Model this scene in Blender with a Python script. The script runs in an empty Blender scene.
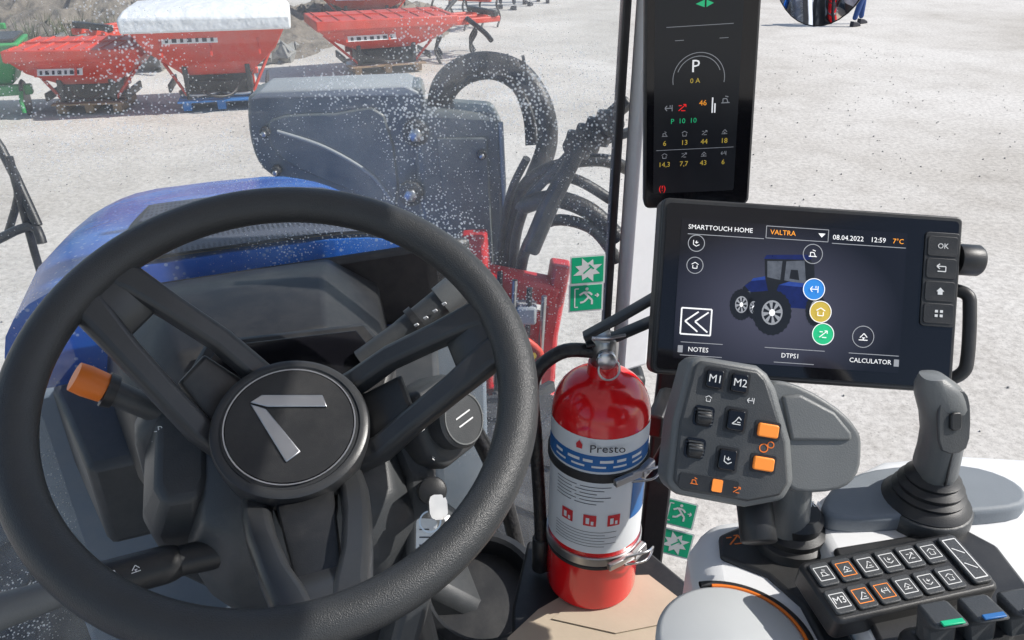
import bpy, bmesh, math, random
from mathutils import Vector, Matrix, Euler
random.seed(7)
R=math.radians
scn=bpy.context.scene
COL=scn.collection
# ---------------------------------------------------------------- materials
def mat(name,col,rough=.5,metal=0.,var=.12,vs=30,bump=0.,bs=600,emit=0,coat=0,spec=.5,dist=.0006,dust=0):
    m=bpy.data.materials.new(name); m.use_nodes=True
    nt=m.node_tree; N=nt.nodes; L=nt.links
    b=N['Principled BSDF']
    b.inputs['Roughness'].default_value=rough
    b.inputs['Metallic'].default_value=metal
    b.inputs['Specular IOR Level'].default_value=spec
    b.inputs['Coat Weight'].default_value=coat
    tc=N.new('ShaderNodeTexCoord')
    n=N.new('ShaderNodeTexNoise'); n.inputs['Scale'].default_value=vs; n.inputs['Detail'].default_value=4
    L.new(tc.outputs['Object'],n.inputs['Vector'])
    mx=N.new('ShaderNodeMix'); mx.data_type='RGBA'
    mx.inputs[6].default_value=[c*(1-var) for c in col]+[1]
    mx.inputs[7].default_value=[min(1,c*(1+var)) for c in col]+[1]
    L.new(n.outputs['Fac'],mx.inputs[0]); base=mx.outputs[2]
    if dust:
        n4=N.new('ShaderNodeTexNoise'); n4.inputs['Scale'].default_value=9; n4.inputs['Detail'].default_value=8; n4.inputs['Roughness'].default_value=.75
        L.new(tc.outputs['Object'],n4.inputs['Vector'])
        m4=N.new('ShaderNodeMapRange'); m4.inputs[1].default_value=.45; m4.inputs[2].default_value=.8; m4.inputs[3].default_value=0; m4.inputs[4].default_value=dust
        L.new(n4.outputs['Fac'],m4.inputs[0])
        m5=N.new('ShaderNodeMix'); m5.data_type='RGBA'; m5.inputs[7].default_value=(.34,.32,.29,1)
        L.new(m4.outputs[0],m5.inputs[0]); L.new(base,m5.inputs[6]); base=m5.outputs[2]
    L.new(base,b.inputs['Base Color'])
    rr=N.new('ShaderNodeMapRange'); rr.inputs[3].default_value=max(0,rough-.07); rr.inputs[4].default_value=min(1,rough+.09)
    L.new(n.outputs['Fac'],rr.inputs[0]); L.new(rr.outputs[0],b.inputs['Roughness'])
    if bump>0:
        n2=N.new('ShaderNodeTexNoise'); n2.inputs['Scale'].default_value=bs; n2.inputs['Detail'].default_value=2
        L.new(tc.outputs['Object'],n2.inputs['Vector'])
        bp=N.new('ShaderNodeBump'); bp.inputs['Strength'].default_value=bump; bp.inputs['Distance'].default_value=dist
        L.new(n2.outputs['Fac'],bp.inputs['Height']); L.new(bp.outputs[0],b.inputs['Normal'])
    if emit>0:
        b.inputs['Emission Color'].default_value=list(col)+[1]; b.inputs['Emission Strength'].default_value=emit
    return m
K={}
K['rubber']=mat('wheel_grip',(.036,.038,.040),.36,bump=.7,bs=1100,var=.2,dist=.0008)
K['black']=mat('black_plastic',(.018,.019,.021),.42,bump=.25,bs=1200,dust=.10)
K['gloss']=mat('gloss_black',(.006,.006,.008),.08,var=.05)
K['dgrey']=mat('dark_grey_plastic',(.046,.050,.054),.43,bump=.4,bs=900,dust=.12)
K['mgrey']=mat('mid_grey_plastic',(.140,.148,.150),.44,bump=.4,bs=900,dust=.10)
K['spoke']=mat('spoke_plastic',(.034,.036,.039),.32,bump=.2,bs=1200,dust=.06)
K['lgrey']=mat('light_grey_plastic',(.5,.52,.53),.45,bump=.2,bs=900,var=.05)
K['trim']=mat('pillar_trim',(.80,.81,.82),.38,var=.05,dust=.2)
K['white']=mat('white_plastic',(.74,.75,.76),.42,bump=.15,bs=900,var=.04)
K['cush']=mat('blue_grey_pad',(.20,.225,.25),.6,bump=.3,bs=700)
K['orange']=mat('orange_plastic',(.85,.20,.02),.4,var=.08)
K['orangeL']=mat('orange_lit',(.95,.28,.04),.4,var=.05,emit=.15)
K['silver']=mat('silver',(.62,.63,.65),.28,1.,var=.08)
K['steel']=mat('steel',(.5,.5,.5),.32,1.,var=.2)
K['red']=mat('red_paint',(.78,.008,.012),.18,var=.08,coat=.6)
K['redout']=mat('red_machine_paint',(.60,.045,.018),.45,var=.3,vs=4,dust=.25)
K['redimp']=mat('red_implement',(.52,.015,.02),.4,var=.3,vs=12,dust=.2)
K['tarp']=mat('white_tarp',(.74,.76,.78),.7,var=.10,vs=5,bump=.7,bs=8,dist=.03)
K['label']=mat('label_paper',(.75,.78,.80),.5,var=.04)
K['lblue']=mat('label_blue',(.02,.14,.40),.45)
K['ink']=mat('ink',(.02,.02,.03),.6)
K['inkred']=mat('ink_red',(.65,.03,.04),.5)
K['green']=mat('sign_green',(.0,.46,.22),.45,var=.05)
K['signw']=mat('sign_white',(.8,.82,.8),.5,var=.03)
K['card']=mat('cardboard',(.50,.42,.32),.85,var=.12,vs=25,bump=.3,bs=150)
K['scrw']=mat('screen_white',(.8,.8,.8),.3,emit=.55,var=.02)
K['scrg']=mat('screen_grey',(.33,.34,.36),.3,emit=.22,var=.02)
K['scro']=mat('screen_orange',(.95,.35,.03),.3,emit=.5,var=.02)
K['scrb']=mat('screen_blue',(.03,.22,.62),.3,emit=.4,var=.02)
K['scrbt']=mat('screen_tractor_blue',(.003,.009,.07),.3,emit=.6,var=.7,vs=220)
K['scrbm']=mat('screen_tractor_blue_light',(.015,.04,.20),.3,emit=.6,var=.7,vs=220)
K['scry']=mat('screen_yellow',(.55,.40,.06),.3,emit=.4,var=.02)
K['scrgr']=mat('screen_green',(.02,.48,.20),.3,emit=.4,var=.02)
K['scrr']=mat('screen_red',(.85,.02,.02),.3,emit=.6,var=.02)
K['scrd']=mat('screen_dark',(.008,.009,.012),.3,emit=.3,var=.3)
K['scrm']=mat('screen_mid',(.09,.10,.12),.3,emit=.3,var=.6,vs=260)
K['icon']=mat('icon_white',(.72,.73,.73),.5,var=.02)
K['loader']=mat('implement_grey',(.115,.132,.136),.34,var=.45,vs=4,bump=.3,bs=60,dist=.002,dust=.3)
K['loaderL']=mat('implement_edge',(.30,.32,.33),.5,var=.2,vs=6)
K['panel']=mat('firewall_grey',(.17,.21,.26),.6,var=.2,vs=8,bump=.2,bs=500,dust=.3)
K['hose']=mat('hose_rubber',(.016,.016,.018),.42,var=.3,bump=.6,bs=120,dist=.004,dust=.12)
K['tyre']=mat('tyre_rubber',(.03,.03,.03),.8,var=.4,vs=10,bump=.5,bs=60,dist=.004)
K['wood']=mat('pallet_wood',(.30,.21,.13),.8,var=.25,vs=6)
K['bluep']=mat('blue_pallet_paint',(.02,.16,.45),.6,var=.2,vs=6)
K['greenm']=mat('green_machine_paint',(.02,.28,.07),.5,var=.2,vs=5)
K['skin']=mat('skin',(.55,.35,.26),.6); K['jeans']=mat('jeans',(.03,.07,.22),.85,var=.2)
K['jacket']=mat('jacket_cloth',(.03,.035,.05),.85); K['hair']=mat('hair',(.06,.04,.02),.7)

def nodes(name):
    m=bpy.data.materials.new(name); m.use_nodes=True; return m,m.node_tree.nodes,m.node_tree.links
m,N,L=nodes('bonnet_blue'); b=N['Principled BSDF']
tc=N.new('ShaderNodeTexCoord'); n=N.new('ShaderNodeTexNoise'); n.inputs['Scale'].default_value=5; n.inputs['Detail'].default_value=8
L.new(tc.outputs['Object'],n.inputs['Vector']); r=N.new('ShaderNodeValToRGB')
r.color_ramp.elements[0].position=.38; r.color_ramp.elements[0].color=(.008,.08,.44,1)
r.color_ramp.elements[1].position=.72; r.color_ramp.elements[1].color=(.05,.24,.72,1)
v=N.new('ShaderNodeTexVoronoi'); v.inputs['Scale'].default_value=75; L.new(tc.outputs['Object'],v.inputs['Vector'])
r2=N.new('ShaderNodeValToRGB'); r2.color_ramp.elements[0].position=.14; r2.color_ramp.elements[0].color=(1,1,1,1); r2.color_ramp.elements[1].position=.24; r2.color_ramp.elements[1].color=(0,0,0,1)
L.new(v.outputs['Distance'],r2.inputs[0])
mx=N.new('ShaderNodeMix'); mx.data_type='RGBA'; mx.inputs[7].default_value=(.50,.60,.74,1); ml_=N.new('ShaderNodeMath'); ml_.operation='MULTIPLY'; ml_.inputs[1].default_value=.55
L.new(r2.outputs[0],ml_.inputs[0]); L.new(ml_.outputs[0],mx.inputs[0])
L.new(n.outputs['Fac'],r.inputs[0]); L.new(r.outputs[0],mx.inputs[6]); L.new(mx.outputs[2],b.inputs['Base Color'])
b.inputs['Metallic'].default_value=.0; b.inputs['Roughness'].default_value=.25; b.inputs['Specular IOR Level'].default_value=.4
K['bonnet']=m
m,N,L=nodes('perforated_mesh'); b=N['Principled BSDF']
tc=N.new('ShaderNodeTexCoord'); v=N.new('ShaderNodeTexVoronoi'); v.inputs['Scale'].default_value=130; v.inputs['Randomness'].default_value=0
L.new(tc.outputs['Object'],v.inputs['Vector']); r=N.new('ShaderNodeValToRGB')
r.color_ramp.elements[0].position=.30; r.color_ramp.elements[0].color=(.005,.005,.006,1)
r.color_ramp.elements[1].position=.40; r.color_ramp.elements[1].color=(.09,.10,.13,1)
L.new(v.outputs['Distance'],r.inputs[0]); L.new(r.outputs[0],b.inputs['Base Color']); b.inputs['Roughness'].default_value=.6; b.inputs['Specular IOR Level'].default_value=.2
K['mesh']=m
def glass(name,base,speck):
    m,N,L=nodes(name); N.remove(N['Principled BSDF']); out=N['Material Output']
    t=N.new('ShaderNodeBsdfTransparent'); t.inputs[0].default_value=(.96,.975,.97,1)
    d=N.new('ShaderNodeBsdfDiffuse'); d.inputs[0].default_value=(.88,.88,.86,1)
    tr=N.new('ShaderNodeBsdfTranslucent'); tr.inputs[0].default_value=(.88,.88,.86,1)
    ad=N.new('ShaderNodeAddShader'); L.new(d.outputs[0],ad.inputs[0]); L.new(tr.outputs[0],ad.inputs[1])
    tc=N.new('ShaderNodeTexCoord')
    n=N.new('ShaderNodeTexNoise'); n.inputs['Scale'].default_value=3.0; n.inputs['Detail'].default_value=10; n.inputs['Roughness'].default_value=.75
    L.new(tc.outputs['Object'],n.inputs['Vector'])
    mr=N.new('ShaderNodeMapRange'); mr.inputs[1].default_value=.38; mr.inputs[2].default_value=.75; mr.inputs[3].default_value=base*.4; mr.inputs[4].default_value=base*2.4
    L.new(n.outputs['Fac'],mr.inputs[0])
    prev=mr.outputs[0]
    n3=N.new('ShaderNodeTexNoise'); n3.inputs['Scale'].default_value=5; n3.inputs['Detail'].default_value=6; L.new(tc.outputs['Object'],n3.inputs['Vector'])
    for sc,lo,th,k in ((210,.38,.42,speck),(85,.40,.22,speck*.9)):
        v=N.new('ShaderNodeTexVoronoi'); v.inputs['Scale'].default_value=sc
        L.new(tc.outputs['Object'],v.inputs['Vector'])
        m3=N.new('ShaderNodeMapRange'); m3.inputs[1].default_value=lo; m3.inputs[2].default_value=.66; m3.inputs[3].default_value=.0; m3.inputs[4].default_value=th
        L.new(n3.outputs['Fac'],m3.inputs[0])
        sb=N.new('ShaderNodeMath'); sb.operation='SUBTRACT'; L.new(m3.outputs[0],sb.inputs[0]); L.new(v.outputs['Distance'],sb.inputs[1])
        lt=N.new('ShaderNodeMath'); lt.operation='MULTIPLY'; lt.use_clamp=True; lt.inputs[1].default_value=12; L.new(sb.outputs[0],lt.inputs[0])
        ml=N.new('ShaderNodeMath'); ml.operation='MULTIPLY'; ml.inputs[1].default_value=k; L.new(lt.outputs[0],ml.inputs[0])
        a=N.new('ShaderNodeMath'); a.operation='ADD'; a.use_clamp=True; L.new(prev,a.inputs[0]); L.new(ml.outputs[0],a.inputs[1]); prev=a.outputs[0]
    mx=N.new('ShaderNodeMixShader'); L.new(prev,mx.inputs[0]); L.new(t.outputs[0],mx.inputs[1]); L.new(ad.outputs[0],mx.inputs[2])
    g=N.new('ShaderNodeBsdfGlossy'); g.inputs['Roughness'].default_value=.03
    m2=N.new('ShaderNodeMixShader'); m2.inputs[0].default_value=.05; L.new(mx.outputs[0],m2.inputs[1]); L.new(g.outputs[0],m2.inputs[2])
    L.new(m2.outputs[0],out.inputs['Surface']); return m
K['glass']=glass('dusty_glass',.09,.42)
m,N,L=nodes('yard_concrete'); b=N['Principled BSDF']; b.inputs['Roughness'].default_value=.95; b.inputs['Specular IOR Level'].default_value=.15
tc=N.new('ShaderNodeTexCoord')
def noise(sc,det,ro):
    n=N.new('ShaderNodeTexNoise'); n.inputs['Scale'].default_value=sc; n.inputs['Detail'].default_value=det; n.inputs['Roughness'].default_value=ro; L.new(tc.outputs['Object'],n.inputs['Vector']); return n
def ramp(s,p0,c0,p1,c1):
    r=N.new('ShaderNodeValToRGB'); r.color_ramp.elements[0].position=p0; r.color_ramp.elements[0].color=(*c0,1); r.color_ramp.elements[1].position=p1; r.color_ramp.elements[1].color=(*c1,1); L.new(s,r.inputs[0]); return r
def mul(a,c,f):
    x=N.new('ShaderNodeMix'); x.data_type='RGBA'; x.blend_type='MULTIPLY'; x.inputs[0].default_value=f; L.new(a,x.inputs[6]); L.new(c,x.inputs[7]); return x.outputs[2]
n1=noise(.22,8,.6); n2=noise(20,10,.85); n3=noise(1.6,8,.7)
vv=N.new('ShaderNodeTexVoronoi'); vv.inputs['Scale'].default_value=34; L.new(tc.outputs['Object'],vv.inputs['Vector'])
c=mul(ramp(n1.outputs['Fac'],.36,(.56,.525,.475),.60,(.73,.70,.655)).outputs[0],ramp(n2.outputs['Fac'],.38,(.52,.51,.50),.56,(1,1,1)).outputs[0],.75)
c=mul(c,ramp(n3.outputs['Fac'],.36,(.82,.81,.80),.52,(1,1,1)).outputs[0],.6)
c=mul(c,ramp(vv.outputs['Distance'],.06,(.4,.39,.38),.18,(1,1,1)).outputs[0],.65)
L.new(c,b.inputs['Base Color'])
bp=N.new('ShaderNodeBump'); bp.inputs['Strength'].default_value=.55; bp.inputs['Distance'].default_value=.010; L.new(n2.outputs['Fac'],bp.inputs['Height']); L.new(bp.outputs[0],b.inputs['Normal'])
K['ground']=m
K['dirt']=mat('earth_bank',(.20,.175,.145),.95,var=.6,vs=2.5,bump=.8,bs=3,dist=.2)
K['rock']=mat('rock',(.26,.26,.25),.9,var=.35,vs=3,bump=.6,bs=8,dist=.05)
K['leaf']=mat('foliage',(.06,.08,.03),.8,var=.4,vs=1.5)
m,N,L=nodes('screen_background'); b=N['Principled BSDF']; b.inputs['Roughness'].default_value=.12
tc=N.new('ShaderNodeTexCoord'); mp=N.new('ShaderNodeMapping'); mp.inputs['Location'].default_value=(.1,.15,0); mp.inputs['Scale'].default_value=(9,13,1)
gr=N.new('ShaderNodeTexGradient'); gr.gradient_type='SPHERICAL'
L.new(tc.outputs['Object'],mp.inputs[0]); L.new(mp.outputs[0],gr.inputs[0])
r=N.new('ShaderNodeValToRGB'); r.color_ramp.elements[0].color=(.004,.004,.006,1); r.color_ramp.elements[1].color=(.085,.085,.125,1)
L.new(gr.outputs['Fac'],r.inputs[0]); L.new(r.outputs[0],b.inputs['Emission Color']); b.inputs['Emission Strength'].default_value=1.; b.inputs['Base Color'].default_value=(.005,.005,.007,1)
K['scrbg']=m

# ---------------------------------------------------------------- geometry helpers
def frame(o,elev=90,yaw=0,roll=0):
    return Matrix.Translation(o)@Matrix.Rotation(R(yaw),4,'Z')@Matrix.Rotation(R(90-elev),4,'X')@Matrix.Rotation(R(roll),4,'Z')
def empty(name,M=None):
    e=bpy.data.objects.new(name,None); COL.objects.link(e); e.empty_display_size=.1
    if M is not None: e.matrix_world=M
    return e
def link(name,me,m,par,loc=(0,0,0),rot=(0,0,0),smooth=False,bev=0,seg=2,ang=35):
    o=bpy.data.objects.new(name,me); COL.objects.link(o)
    if m is not None: me.materials.append(K[m] if isinstance(m,str) else m)
    if par is not None: o.parent=par
    o.location=loc; o.rotation_euler=[R(a) for a in rot]
    if bev>0:
        b=o.modifiers.new('b','BEVEL'); b.width=bev; b.segments=seg; b.limit_method='ANGLE'; b.angle_limit=R(30); b.harden_normals=False
    if smooth or bev>0:
        me.shade_smooth()
        try: me.set_sharp_from_angle(angle=R(ang if bev==0 else 50))
        except Exception: pass
    return o
def pyd(name,V,F,m,par,**k):
    me=bpy.data.meshes.new(name); me.from_pydata([tuple(v) for v in V],[],F); me.update()
    bm=bmesh.new(); bm.from_mesh(me); bmesh.ops.recalc_face_normals(bm,faces=bm.faces); bm.to_mesh(me); bm.free()
    return link(name,me,m,par,**k)
def box(name,s,loc,m,par,bev=.002,rot=(0,0,0),seg=2):
    x,y,z=[a/2 for a in s]
    V=[(-x,-y,-z),(x,-y,-z),(x,y,-z),(-x,y,-z),(-x,-y,z),(x,-y,z),(x,y,z),(-x,y,z)]
    F=[(0,3,2,1),(4,5,6,7),(0,1,5,4),(1,2,6,5),(2,3,7,6),(3,0,4,7)]
    return pyd(name,V,F,m,par,loc=loc,rot=rot,bev=bev,seg=seg)
def rbox(r,w,h,n=4):
    P=[]
    for cx,cy,a0 in ((w/2-r,h/2-r,0),(-w/2+r,h/2-r,90),(-w/2+r,-h/2+r,180),(w/2-r,-h/2+r,270)):
        for i in range(n+1):
            a=R(a0+90*i/n); P.append((cx+r*math.cos(a),cy+r*math.sin(a)))
    return P
def extr(name,P,z0,z1,m,par,bev=0,seg=2,**k):
    n=len(P)
    V=[(x,y,z0) for x,y in P]+[(x,y,z1) for x,y in P]
    F=[tuple(range(n-1,-1,-1)),tuple(range(n,2*n))]+[(i,(i+1)%n,n+(i+1)%n,n+i) for i in range(n)]
    return pyd(name,V,F,m,par,bev=bev,seg=seg,**k)
def smoothpoly(P,n=4):
    O=[];m_=len(P)
    for i in range(m_):
        p0,p1,p2,p3=[Vector(P[(i+k-1)%m_]) for k in range(4)]
        for s in range(n):
            t=s/n; q=.5*((2*p1)+(p2-p0)*t+(2*p0-5*p1+4*p2-p3)*t*t+(3*p1-p0-3*p2+p3)*t**3); O.append((q.x,q.y))
    return O
def lathe(name,prof,m,par,n=40,ang=35,**k):
    V=[];F=[]
    for r,z in prof:
        for i in range(n):
            a=2*math.pi*i/n; V.append((r*math.cos(a),r*math.sin(a),z))
    q=len(prof)
    for j in range(q-1):
        for i in range(n):
            F.append((j*n+i,j*n+(i+1)%n,(j+1)*n+(i+1)%n,(j+1)*n+i))
    F.append(tuple(range(n-1,-1,-1))); F.append(tuple((q-1)*n+i for i in range(n)))
    return pyd(name,V,F,m,par,smooth=True,ang=ang,**k)
def cyl(name,r,h,loc,m,par,rot=(0,0,0),n=28,c=.0015,r2=None):
    r2=r if r2 is None else r2
    c=min(c,h*.3,r2*.3)
    return lathe(name,[(r-c,0),(r,c),(r2,h-c),(r2-c,h)],m,par,n=n,loc=loc,rot=rot,ang=50)
def torus(name,Rm,r,m,par,n=96,k2=18,loc=(0,0,0),rot=(0,0,0),a0=0,a1=360,sz=1.):
    V=[];F=[]; full=(a1-a0)>=360; nn=n if full else n+1
    for i in range(nn):
        a=R(a0+(a1-a0)*i/n)
        for j in range(k2):
            b=2*math.pi*j/k2; rr=Rm+r*math.cos(b)
            V.append((rr*math.cos(a),rr*math.sin(a),r*sz*math.sin(b)))
    for i in range(n):
        i2=(i+1)%nn if full else i+1
        for j in range(k2):
            j2=(j+1)%k2; F.append((i*k2+j,i2*k2+j,i2*k2+j2,i*k2+j2))
    return pyd(name,V,F,m,par,smooth=True,ang=180,loc=loc,rot=rot)
def cr(P,sub):
    P=[Vector(p) for p in P]
    if sub<=1 or len(P)<3: return P,[i for i in range(len(P))]
    out=[];T=[]
    for i in range(len(P)-1):
        p0=P[max(i-1,0)];p1=P[i];p2=P[i+1];p3=P[min(i+2,len(P)-1)]
        for s in range(sub):
            t=s/sub; out.append(.5*((2*p1)+(p2-p0)*t+(2*p0-5*p1+4*p2-p3)*t*t+(3*p1-p0-3*p2+p3)*t**3)); T.append(i+t)
    out.append(P[-1]);T.append(len(P)-1); return out,T
def tube(name,P,r,m,par,seg=14,sub=6,sx=1.,**k):
    n0=len(P); rs=r if isinstance(r,(list,tuple)) else [r]*n0
    Q,T=cr(P,sub)
    V=[];F=[]
    tan=(Q[1]-Q[0]).normalized(); up=Vector((0,0,1)) if abs(tan.z)<.9 else Vector((0,1,0))
    a=tan.cross(up).normalized()
    for i,q in enumerate(Q):
        t=(Q[min(i+1,len(Q)-1)]-Q[max(i-1,0)]).normalized()
        a=(a-t*a.dot(t)).normalized(); b=t.cross(a)
        f=T[i]; i0=int(min(f,n0-2)) if n0>1 else 0; fr=f-i0; rr=rs[i0]*(1-fr)+rs[i0+1]*fr
        for j in range(seg):
            w=2*math.pi*j/seg; V.append(q+a*rr*sx*math.cos(w)+b*rr*math.sin(w))
    for i in range(len(Q)-1):
        for j in range(seg):
            j2=(j+1)%seg; F.append((i*seg+j,i*seg+j2,(i+1)*seg+j2,(i+1)*seg+j))
    F.append(tuple(range(seg-1,-1,-1)));F.append(tuple((len(Q)-1)*seg+j for j in range(seg)))
    return pyd(name,V,F,m,par,smooth=True,ang=60,**k)
def loft(name,S,m,par,**k):
    n=len(S[0]);V=[v for s in S for v in s];F=[tuple(range(n-1,-1,-1)),tuple((len(S)-1)*n+i for i in range(n))]
    for j in range(len(S)-1):
        for i in range(n):
            F.append((j*n+i,j*n+(i+1)%n,(j+1)*n+(i+1)%n,(j+1)*n+i))
    return pyd(name,V,F,m,par,**k)
def bar(name,P,w,t,m,par,across,bev=.003,**k):
    S=[];n=len(P);P=[Vector(p) for p in P]
    for i,p in enumerate(P):
        tg=(P[min(i+1,n-1)]-P[max(i-1,0)]).normalized(); ac=Vector(across); ac=(ac-tg*ac.dot(tg)).normalized(); nn=tg.cross(ac)
        ww=w[i]/2;tt=t[i]/2
        S.append([p+ac*ww*.72+nn*tt,p+ac*ww+nn*tt*.3,p+ac*ww-nn*tt,p-ac*ww-nn*tt,p-ac*ww+nn*tt*.3,p-ac*ww*.72+nn*tt])
    return loft(name,S,m,par,bev=bev,**k)
def text(name,s,size,loc,m,par,rot=(0,0,0),al='CENTER',th=.0):
    cu=bpy.data.curves.new(name,'FONT'); cu.body=s; cu.size=size; cu.align_x=al; cu.align_y='CENTER'; cu.extrude=th; cu.resolution_u=2
    t=bpy.data.objects.new(name+'_tmp',cu); COL.objects.link(t); bpy.context.view_layer.update()
    dg=bpy.context.evaluated_depsgraph_get()
    me=bpy.data.meshes.new_from_object(t.evaluated_get(dg)); me.name=name
    bpy.data.objects.remove(t)
    me.materials.clear()
    return link(name,me,m,par,loc=loc,rot=rot)
def poly(name,P,z,m,par,**k):
    return pyd(name,[(x,y,z) for x,y in P],[tuple(range(len(P)))],m,par,**k)
def circ(r,n=24,cx=0,cy=0,sy=1):
    return [(cx+r*math.cos(2*math.pi*i/n),cy+r*sy*math.sin(2*math.pi*i/n)) for i in range(n)]
def ring(name,r1,r0,z,m,par,n=32,a0=0,a1=360,**k):
    V=[];F=[]
    for i in range(n+1):
        a=R(a0+(a1-a0)*i/n); V+=[(r0*math.cos(a),r0*math.sin(a),z),(r1*math.cos(a),r1*math.sin(a),z)]
    for i in range(n): F.append((2*i,2*i+1,2*i+3,2*i+2))
    return pyd(name,V,F,m,par,**k)
def strokes(name,segs,w,z,m,par,**k):
    V=[];F=[]
    for i,(x0,y0,x1,y1) in enumerate(segs):
        d=Vector((x1-x0,y1-y0)); l=d.length or 1e-6; nx,ny=-d.y/l*w/2,d.x/l*w/2; b=len(V); zz=z+i*1e-5
        V+=[(x0+nx,y0+ny,zz),(x0-nx,y0-ny,zz),(x1-nx,y1-ny,zz),(x1+nx,y1+ny,zz)];F.append((b,b+1,b+2,b+3))
    return pyd(name,V,F,m,par,**k)
ICONS=[[(-.8,-.5,.8,-.5),(-.5,-.5,-.5,.3),(-.5,.3,.2,.3),(.2,.3,.5,-.5),(-.1,.8,.5,.6)],
 [(-.8,.2,0,.7),(0,.7,.8,.2),(-.5,0,-.5,-.7),(.5,0,.5,-.7),(-.5,-.7,.5,-.7)],
 [(-.7,-.6,.7,.6),(.7,.6,.2,.6),(.7,.6,.7,.1),(-.7,.4,-.1,.4),(-.2,-.6,.6,-.6)],
 [(-.8,-.6,.8,-.6),(-.6,-.2,.1,.6),(.1,.6,.7,-.1),(-.2,-.2,.3,-.2),(0,-.2,0,-.6)],
 [(-.7,0,.7,0),(-.3,.5,-.7,0),(-.3,-.5,-.7,0),(.7,.6,.7,-.6),(.3,.6,.3,.2)],
 [(-.8,-.7,-.2,-.1),(-.2,-.1,.3,.7),(.3,.7,.8,.2),(-.7,-.7,.8,-.7),(.1,-.3,.7,-.3)],
 [(-.7,.7,-.7,-.3),(-.7,-.3,.0,-.7),(0,-.7,.7,-.3),(0,.6,0,0),(0,0,.4,.3),(0,0,-.3,.3)]]
def icon(name,i,s,loc,m,par,rot=(0,0,0),w=.16):
    return strokes(name,[(a*s,b*s,c*s,d*s) for a,b,c,d in ICONS[i%7]],s*w,0,m,par,loc=loc,rot=rot)

# ---------------------------------------------------------------- world, sun, camera
w=bpy.data.worlds.new('World'); scn.world=w; w.use_nodes=True
N=w.node_tree.nodes;L=w.node_tree.links
sky=N.new('ShaderNodeTexSky'); sky.sky_type='NISHITA'; sky.sun_disc=False
SUNAZ,SUNEL=89,42
sky.sun_elevation=R(SUNEL); sky.sun_rotation=R(SUNAZ)
L.new(sky.outputs[0],N['Background'].inputs[0]); N['Background'].inputs[1].default_value=.14
sl=bpy.data.lights.new('sun','SUN'); sl.energy=5; sl.angle=R(.5); sl.color=(1,.96,.90)
so=bpy.data.objects.new('sun',sl); COL.objects.link(so)
sd=Vector((math.sin(R(SUNAZ))*math.cos(R(SUNEL)),math.cos(R(SUNAZ))*math.cos(R(SUNEL)),math.sin(R(SUNEL))))
so.rotation_euler=sd.to_track_quat('Z','Y').to_euler(); so.location=(5,0,8)
cam=bpy.data.cameras.new('camera'); co=bpy.data.objects.new('camera',cam); COL.objects.link(co)
co.location=(0,0,2.4); co.rotation_euler=(R(62),0,0); cam.lens=28.125; cam.sensor_width=36; cam.clip_start=.02; cam.clip_end=2000
scn.camera=co
scn.view_settings.view_transform='Standard'; scn.view_settings.look='None'; scn.view_settings.exposure=0

# ---------------------------------------------------------------- ground & background
pyd('ground',[(-600,-600,0),(600,-600,0),(600,600,0),(-600,600,0)],[(0,1,2,3)],'ground',None)
def bank(name,x0,x1,y0,y1,h,m):
    V=[];F=[];nx,ny=60,16
    for j in range(ny+1):
        for i in range(nx+1):
            u=i/nx;v=j/ny; e=math.sin(math.pi*u)**.5*math.sin(math.pi*v)**.8 if 0<u<1 and 0<v<1 else 0
            V.append((x0+(x1-x0)*u+random.uniform(-.1,.1),y0+(y1-y0)*v,-.05+h*e*(.75+.5*random.random())))
    for j in range(ny):
        for i in range(nx): a=j*(nx+1)+i; F.append((a,a+1,a+nx+2,a+nx+1))
    return pyd(name,V,F,m,None,smooth=True,ang=180)
bank('earth_bank',-16,-3.2,13.4,19,.8,'dirt')
bank('gravel_heap',-5.2,-1.2,15.6,20,.5,'dirt')
def rocks(name,n,x0,x1,y0,y1,s0,s1,m):
    V=[];F=[]
    for k in range(n):
        c=Vector((random.uniform(x0,x1),random.uniform(y0,y1),0)); s=random.uniform(s0,s1); c.z=s*.4+(.12*random.random() if s>.05 else 0)
        b=len(V); rot=Euler([random.uniform(0,6) for _ in range(3)]).to_matrix()
        for q in ((1,0,0),(-1,0,0),(0,1,0),(0,-1,0),(0,0,1),(0,0,-1)): V.append(c+rot@(Vector(q)*s*random.uniform(.6,1)))
        for f in((0,2,4),(2,1,4),(1,3,4),(3,0,4),(2,0,5),(1,2,5),(3,1,5),(0,3,5)): F.append(tuple(b+i for i in f))
    return pyd(name,V,F,m,None)
rocks('stone_row',150,-11,-3.6,12.6,14.4,.06,.28,'rock')
rocks('loose_gravel',1500,-8,7,2.6,15,.004,.014,'rock')
def tufts(name,n,x0,x1,y0,y1,h):
    V=[];F=[]
    for k in range(n):
        x=random.uniform(x0,x1);y=random.uniform(y0,y1)
        for q in range(14):
            a=random.uniform(0,6.28);l=random.uniform(.4,1)*h;b=len(V); dx,dy=math.cos(a),math.sin(a)
            V+=[(x-dy*.012,y+dx*.012,.2),(x+dy*.012,y-dx*.012,.2),(x+dx*l*.5,y+dy*l*.5,.2+l)];F.append((b,b+1,b+2))
    return pyd(name,V,F,'leaf',None)
tufts('dry_weeds',160,-12,-3.8,13.6,16,.5)
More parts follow.
